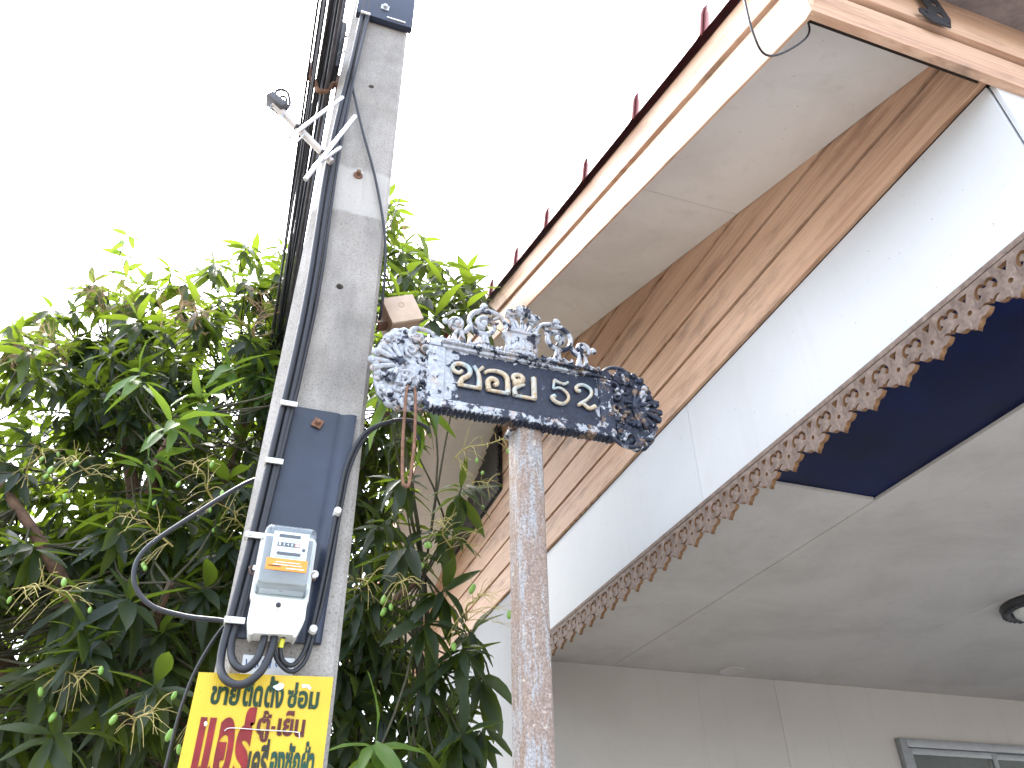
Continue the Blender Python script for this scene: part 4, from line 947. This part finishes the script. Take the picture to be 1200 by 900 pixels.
for c, rad, n_ in BL:
    k = 0
    while k < n_:
        d_ = Vector((rt.gauss(0, 1), rt.gauss(0, 1), rt.gauss(0, 1))).normalized(); rr_ = rt.uniform(.25, 1) ** .5
        p = Vector((c[0] + d_.x * rad[0] * rr_, c[1] + d_.y * rad[1] * rr_, c[2] + d_.z * rad[2] * rr_))
        k += 1
        if p.x > .66 or p.y < 2.15 or p.z < 1.55: continue
        if mnoise.noise(p * 2.1) < -.30: continue
        if p.x < .1 * p.y and (p.z - 1.6) / p.y > .70 + .84 * (p.x / p.y + .39): continue       # the crown falls away to its outer side
        ax_ = (d_ + Vector((0, 0, .35)) + Vector((rt.gauss(0, .3), rt.gauss(0, .3), rt.gauss(0, .3)))).normalized()
        clusters.append((p, ax_, rt.randint(9, 15), rt.uniform(.105, .15), False))
for p in FRONTC: clusters.append((Vector(p), Vector((rt.gauss(0, .3), -.8, .25)).normalized(), rt.randint(11, 16), rt.uniform(.12, .165), False))
for p in YOUNG_SUNLIT: clusters.append((Vector(p), Vector((rt.gauss(0, .3), -.6, .6)).normalized(), rt.randint(9, 13), rt.uniform(.13, .17), True))
for p in SHOOT: clusters.append((Vector(p), Vector((.05, 0, 1)), 5, .12, True))
ST = ((0, .012), (.06, .018), (.18, .085), (.38, .125), (.60, .118), (.80, .072), (.93, .030))
def leaf_template(bend, fold, wav):
    vs, fs = [], []
    for i_, (t_, h) in enumerate(ST):
        zb = -bend * t_ * t_; x = wav * math.sin(t_ * 5) * .03
        vs += [(x - h, t_, zb + fold * h + wav * .014 * math.sin(i_ * 2.4)), (x, t_, zb), (x + h, t_, zb + fold * h + wav * .014 * math.cos(i_ * 2.1))]
    vs.append((wav * .03 * math.sin(5), 1.0, -bend)); k = len(ST)
    for i_ in range(k - 1):
        a = 3 * i_; fs += [(a, a + 1, a + 4, a + 3), (a + 1, a + 2, a + 5, a + 4)]
    a = 3 * (k - 1); fs += [(a, a + 1, 3 * k), (a + 1, a + 2, 3 * k)]
    return [Vector(v) for v in vs], fs
TPL = [leaf_template(.18, .35, .6), leaf_template(.32, .25, 1.0), leaf_template(.08, .45, .4), leaf_template(.45, .3, -.8)]
leaves = []        # (matrix, template, young and sunlit)
for p, ax_, n_, size, yg in clusters:
    u = ax_.orthogonal().normalized(); v = ax_.cross(u); a0 = rt.uniform(0, 6.28)
    for k in range(n_):
        a = a0 + k * 2.4; f = k / n_
        spread = R(30 + 70 * f + rt.uniform(-12, 12)) if yg else R(45 + 60 * f + rt.uniform(-14, 14))
        rad_ = u * math.cos(a) + v * math.sin(a)
        dr = ax_ * math.cos(spread) + rad_ * math.sin(spread)
        dr = (dr + Vector((0, 0, -1)) * (rt.uniform(.3, 1.0) if yg else rt.uniform(.35, 1.0))).normalized()
        upv = (Vector((0, 0, 1)) * .8 + ax_ * .5 + Vector((rt.gauss(0, .3), rt.gauss(0, .3), 0)))
        zx = upv - dr * upv.dot(dr); zx = zx.normalized() if zx.length > .05 else dr.orthogonal().normalized()
        xx_ = dr.cross(zx)
        s = size * rt.uniform(.7, 1.2); ws = s * rt.uniform(.85, 1.25)
        o_ = p - ax_ * f * .06
        mw = Matrix(((xx_.x * ws, dr.x * s, zx.x * s, o_.x), (xx_.y * ws, dr.y * s, zx.y * s, o_.y), (xx_.z * ws, dr.z * s, zx.z * s, o_.z), (0, 0, 0, 1)))
        tip = o_ + dr * s
        if (tip.x > .80 and tip.z < 4.75) or (o_.x > .78 and o_.z < 4.75): continue
        if tip.y < 1.75: continue
        leaves.append((mw, rt.randrange(4), yg))
CAMP = Vector((0, 0, 1.6))
AXM = [Vector(a) for a in AX]
def shown(mw):
    """how large a leaf can show from near the photograph's spot"""
    c = mw.translation - CAMP; cv = AXM[0] * c.x + AXM[1] * c.y + AXM[2] * c.z
    if cv.z < .3 or abs(cv.x / cv.z) > .66 or abs(cv.y / cv.z) > .5: return 0
    return 1 / c.length
leaves.sort(key=lambda L_: -shown(L_[0]))
leaf_me = {}
for yg in (False, True):
    for k in range(4):
        me = bpy.data.meshes.new('leaf'); me.from_pydata([tuple(v) for v in TPL[k][0]], [], TPL[k][1]); me.shade_smooth()
        me.materials.append(M_leafy if yg else M_leaf); leaf_me[(k, yg)] = me
for mw, k, yg in leaves[:300]: link('leaf', leaf_me[(k, yg)], tree, None, mw)
for yg, nm in ((False, 'crown'), (True, 'young_sunlit_foliage')):
    V, F_ = [], []
    for mw, k, y_ in leaves[300:]:
        if y_ != yg: continue
        b0 = len(V); V += [tuple(mw @ v) for v in TPL[k][0]]; F_ += [tuple(i_ + b0 for i_ in f) for f in TPL[k][1]]
    if not V: continue
    me = bpy.data.meshes.new(nm); me.from_pydata(V, [], F_); me.shade_smooth()
    tag(link(nm, me, tree, M_leafy if yg else M_leaf), kind='stuff')
# twigs from the clusters back to the limbs, joined in one part
tw = MB()
for p, ax_, n_, size, yg in clusters:
    j, r = min(limbs, key=lambda L_: (L_[0] - p).length + (.25 if L_[0].z > p.z + .2 else 0))
    base_ = p - ax_ * .10
    midp = (base_ + j) / 2 + Vector((rt.gauss(0, .04), rt.gauss(0, .04), -.05))
    tw.tube(crom([j, midp, base_, p], 3), [min(r, .0048), .0018], 5, None, False)
tag(tw.build('twigs', M_twig, tree, None, 60), kind='stuff')
# flower and fruit stalks
def stalk_mesh(seed, dry):
    rs2 = random.Random(seed); q = MB(); tips = []
    main = crom([(0, 0, 0), (.01, .07, .01), (-.01, .14, 0), (.005, .22, -.02)], 4); q.tube(main, [.0032, .0013], 5)
    for k in range(16 if not dry else 24):
        t_ = rs2.uniform(.05, 1); p = main[int(t_ * (len(main) - 1))]; a = rs2.uniform(0, 6.28); ln = rs2.uniform(.05, .12) * (1.15 - .6 * t_)
        d_ = Vector((math.cos(a), .55, math.sin(a))).normalized()
        e = p + d_ * ln + Vector((0, 0, -.01)); q.tube(crom([p, p + d_ * ln * .5 + Vector((0, 0, .008)), e], 3), [.0013, .0007], 4); tips.append(e)
        if dry or rs2.random() < .4:
            for j in range(3 if dry else 1):
                d2_ = (d_ + Vector((rs2.gauss(0, .5), rs2.gauss(0, .5), rs2.gauss(0, .5)))).normalized(); q.tube([p + d_ * ln * rs2.uniform(.4, .8), e + d2_ * .025], .0007, 4)
    return q.mesh('fruit_stalk', 60), tips
fm = MB(); fm.ball((0, 0, 0), .0085, 2, (.85, .85, 1.55)); fm = fm.mesh('fruit', 180); fm.materials.append(M_fruit)
svar = [stalk_mesh(s_, False) for s_ in (1, 2, 3)]; dvar = [stalk_mesh(s_, True) for s_ in (4, 5)]
for s_, _ in svar: s_.materials.append(M_panicle)
for s_, _ in dvar: s_.materials.append(M_stalkdry)
for i_, p in enumerate(PAN + DRY):
    dry = i_ >= len(PAN); me, tips = (dvar[i_ % 2] if dry else svar[i_ % 3])
    d_ = Vector((rt.uniform(-.8, .8), -1, rt.uniform(-.35, .25) if not dry else rt.uniform(0, .7))).normalized()
    mw = Matrix.Translation(Vector(p) - d_ * .06 + Vector((0, -.06, 0))) @ d_.to_track_quat('Y', 'Z').to_matrix().to_4x4() @ Matrix.Scale(rt.uniform(.8, 1.15), 4)
    st_ = link('flower_stalk' if dry else 'fruit_stalk', me, tree, None, mw)
    if not dry:
        for tp in rt.sample(tips, 3):
            w_ = mw @ tp; sc_ = rt.uniform(.7, 1.25)
            link('fruit', fm, st_, None, Matrix.Translation(w_ + Vector((0, 0, -.012 * sc_))) @ Euler((rt.uniform(-.4, .4), rt.uniform(-.4, .4), 0)).to_matrix().to_4x4() @ Matrix.Scale(sc_, 4))
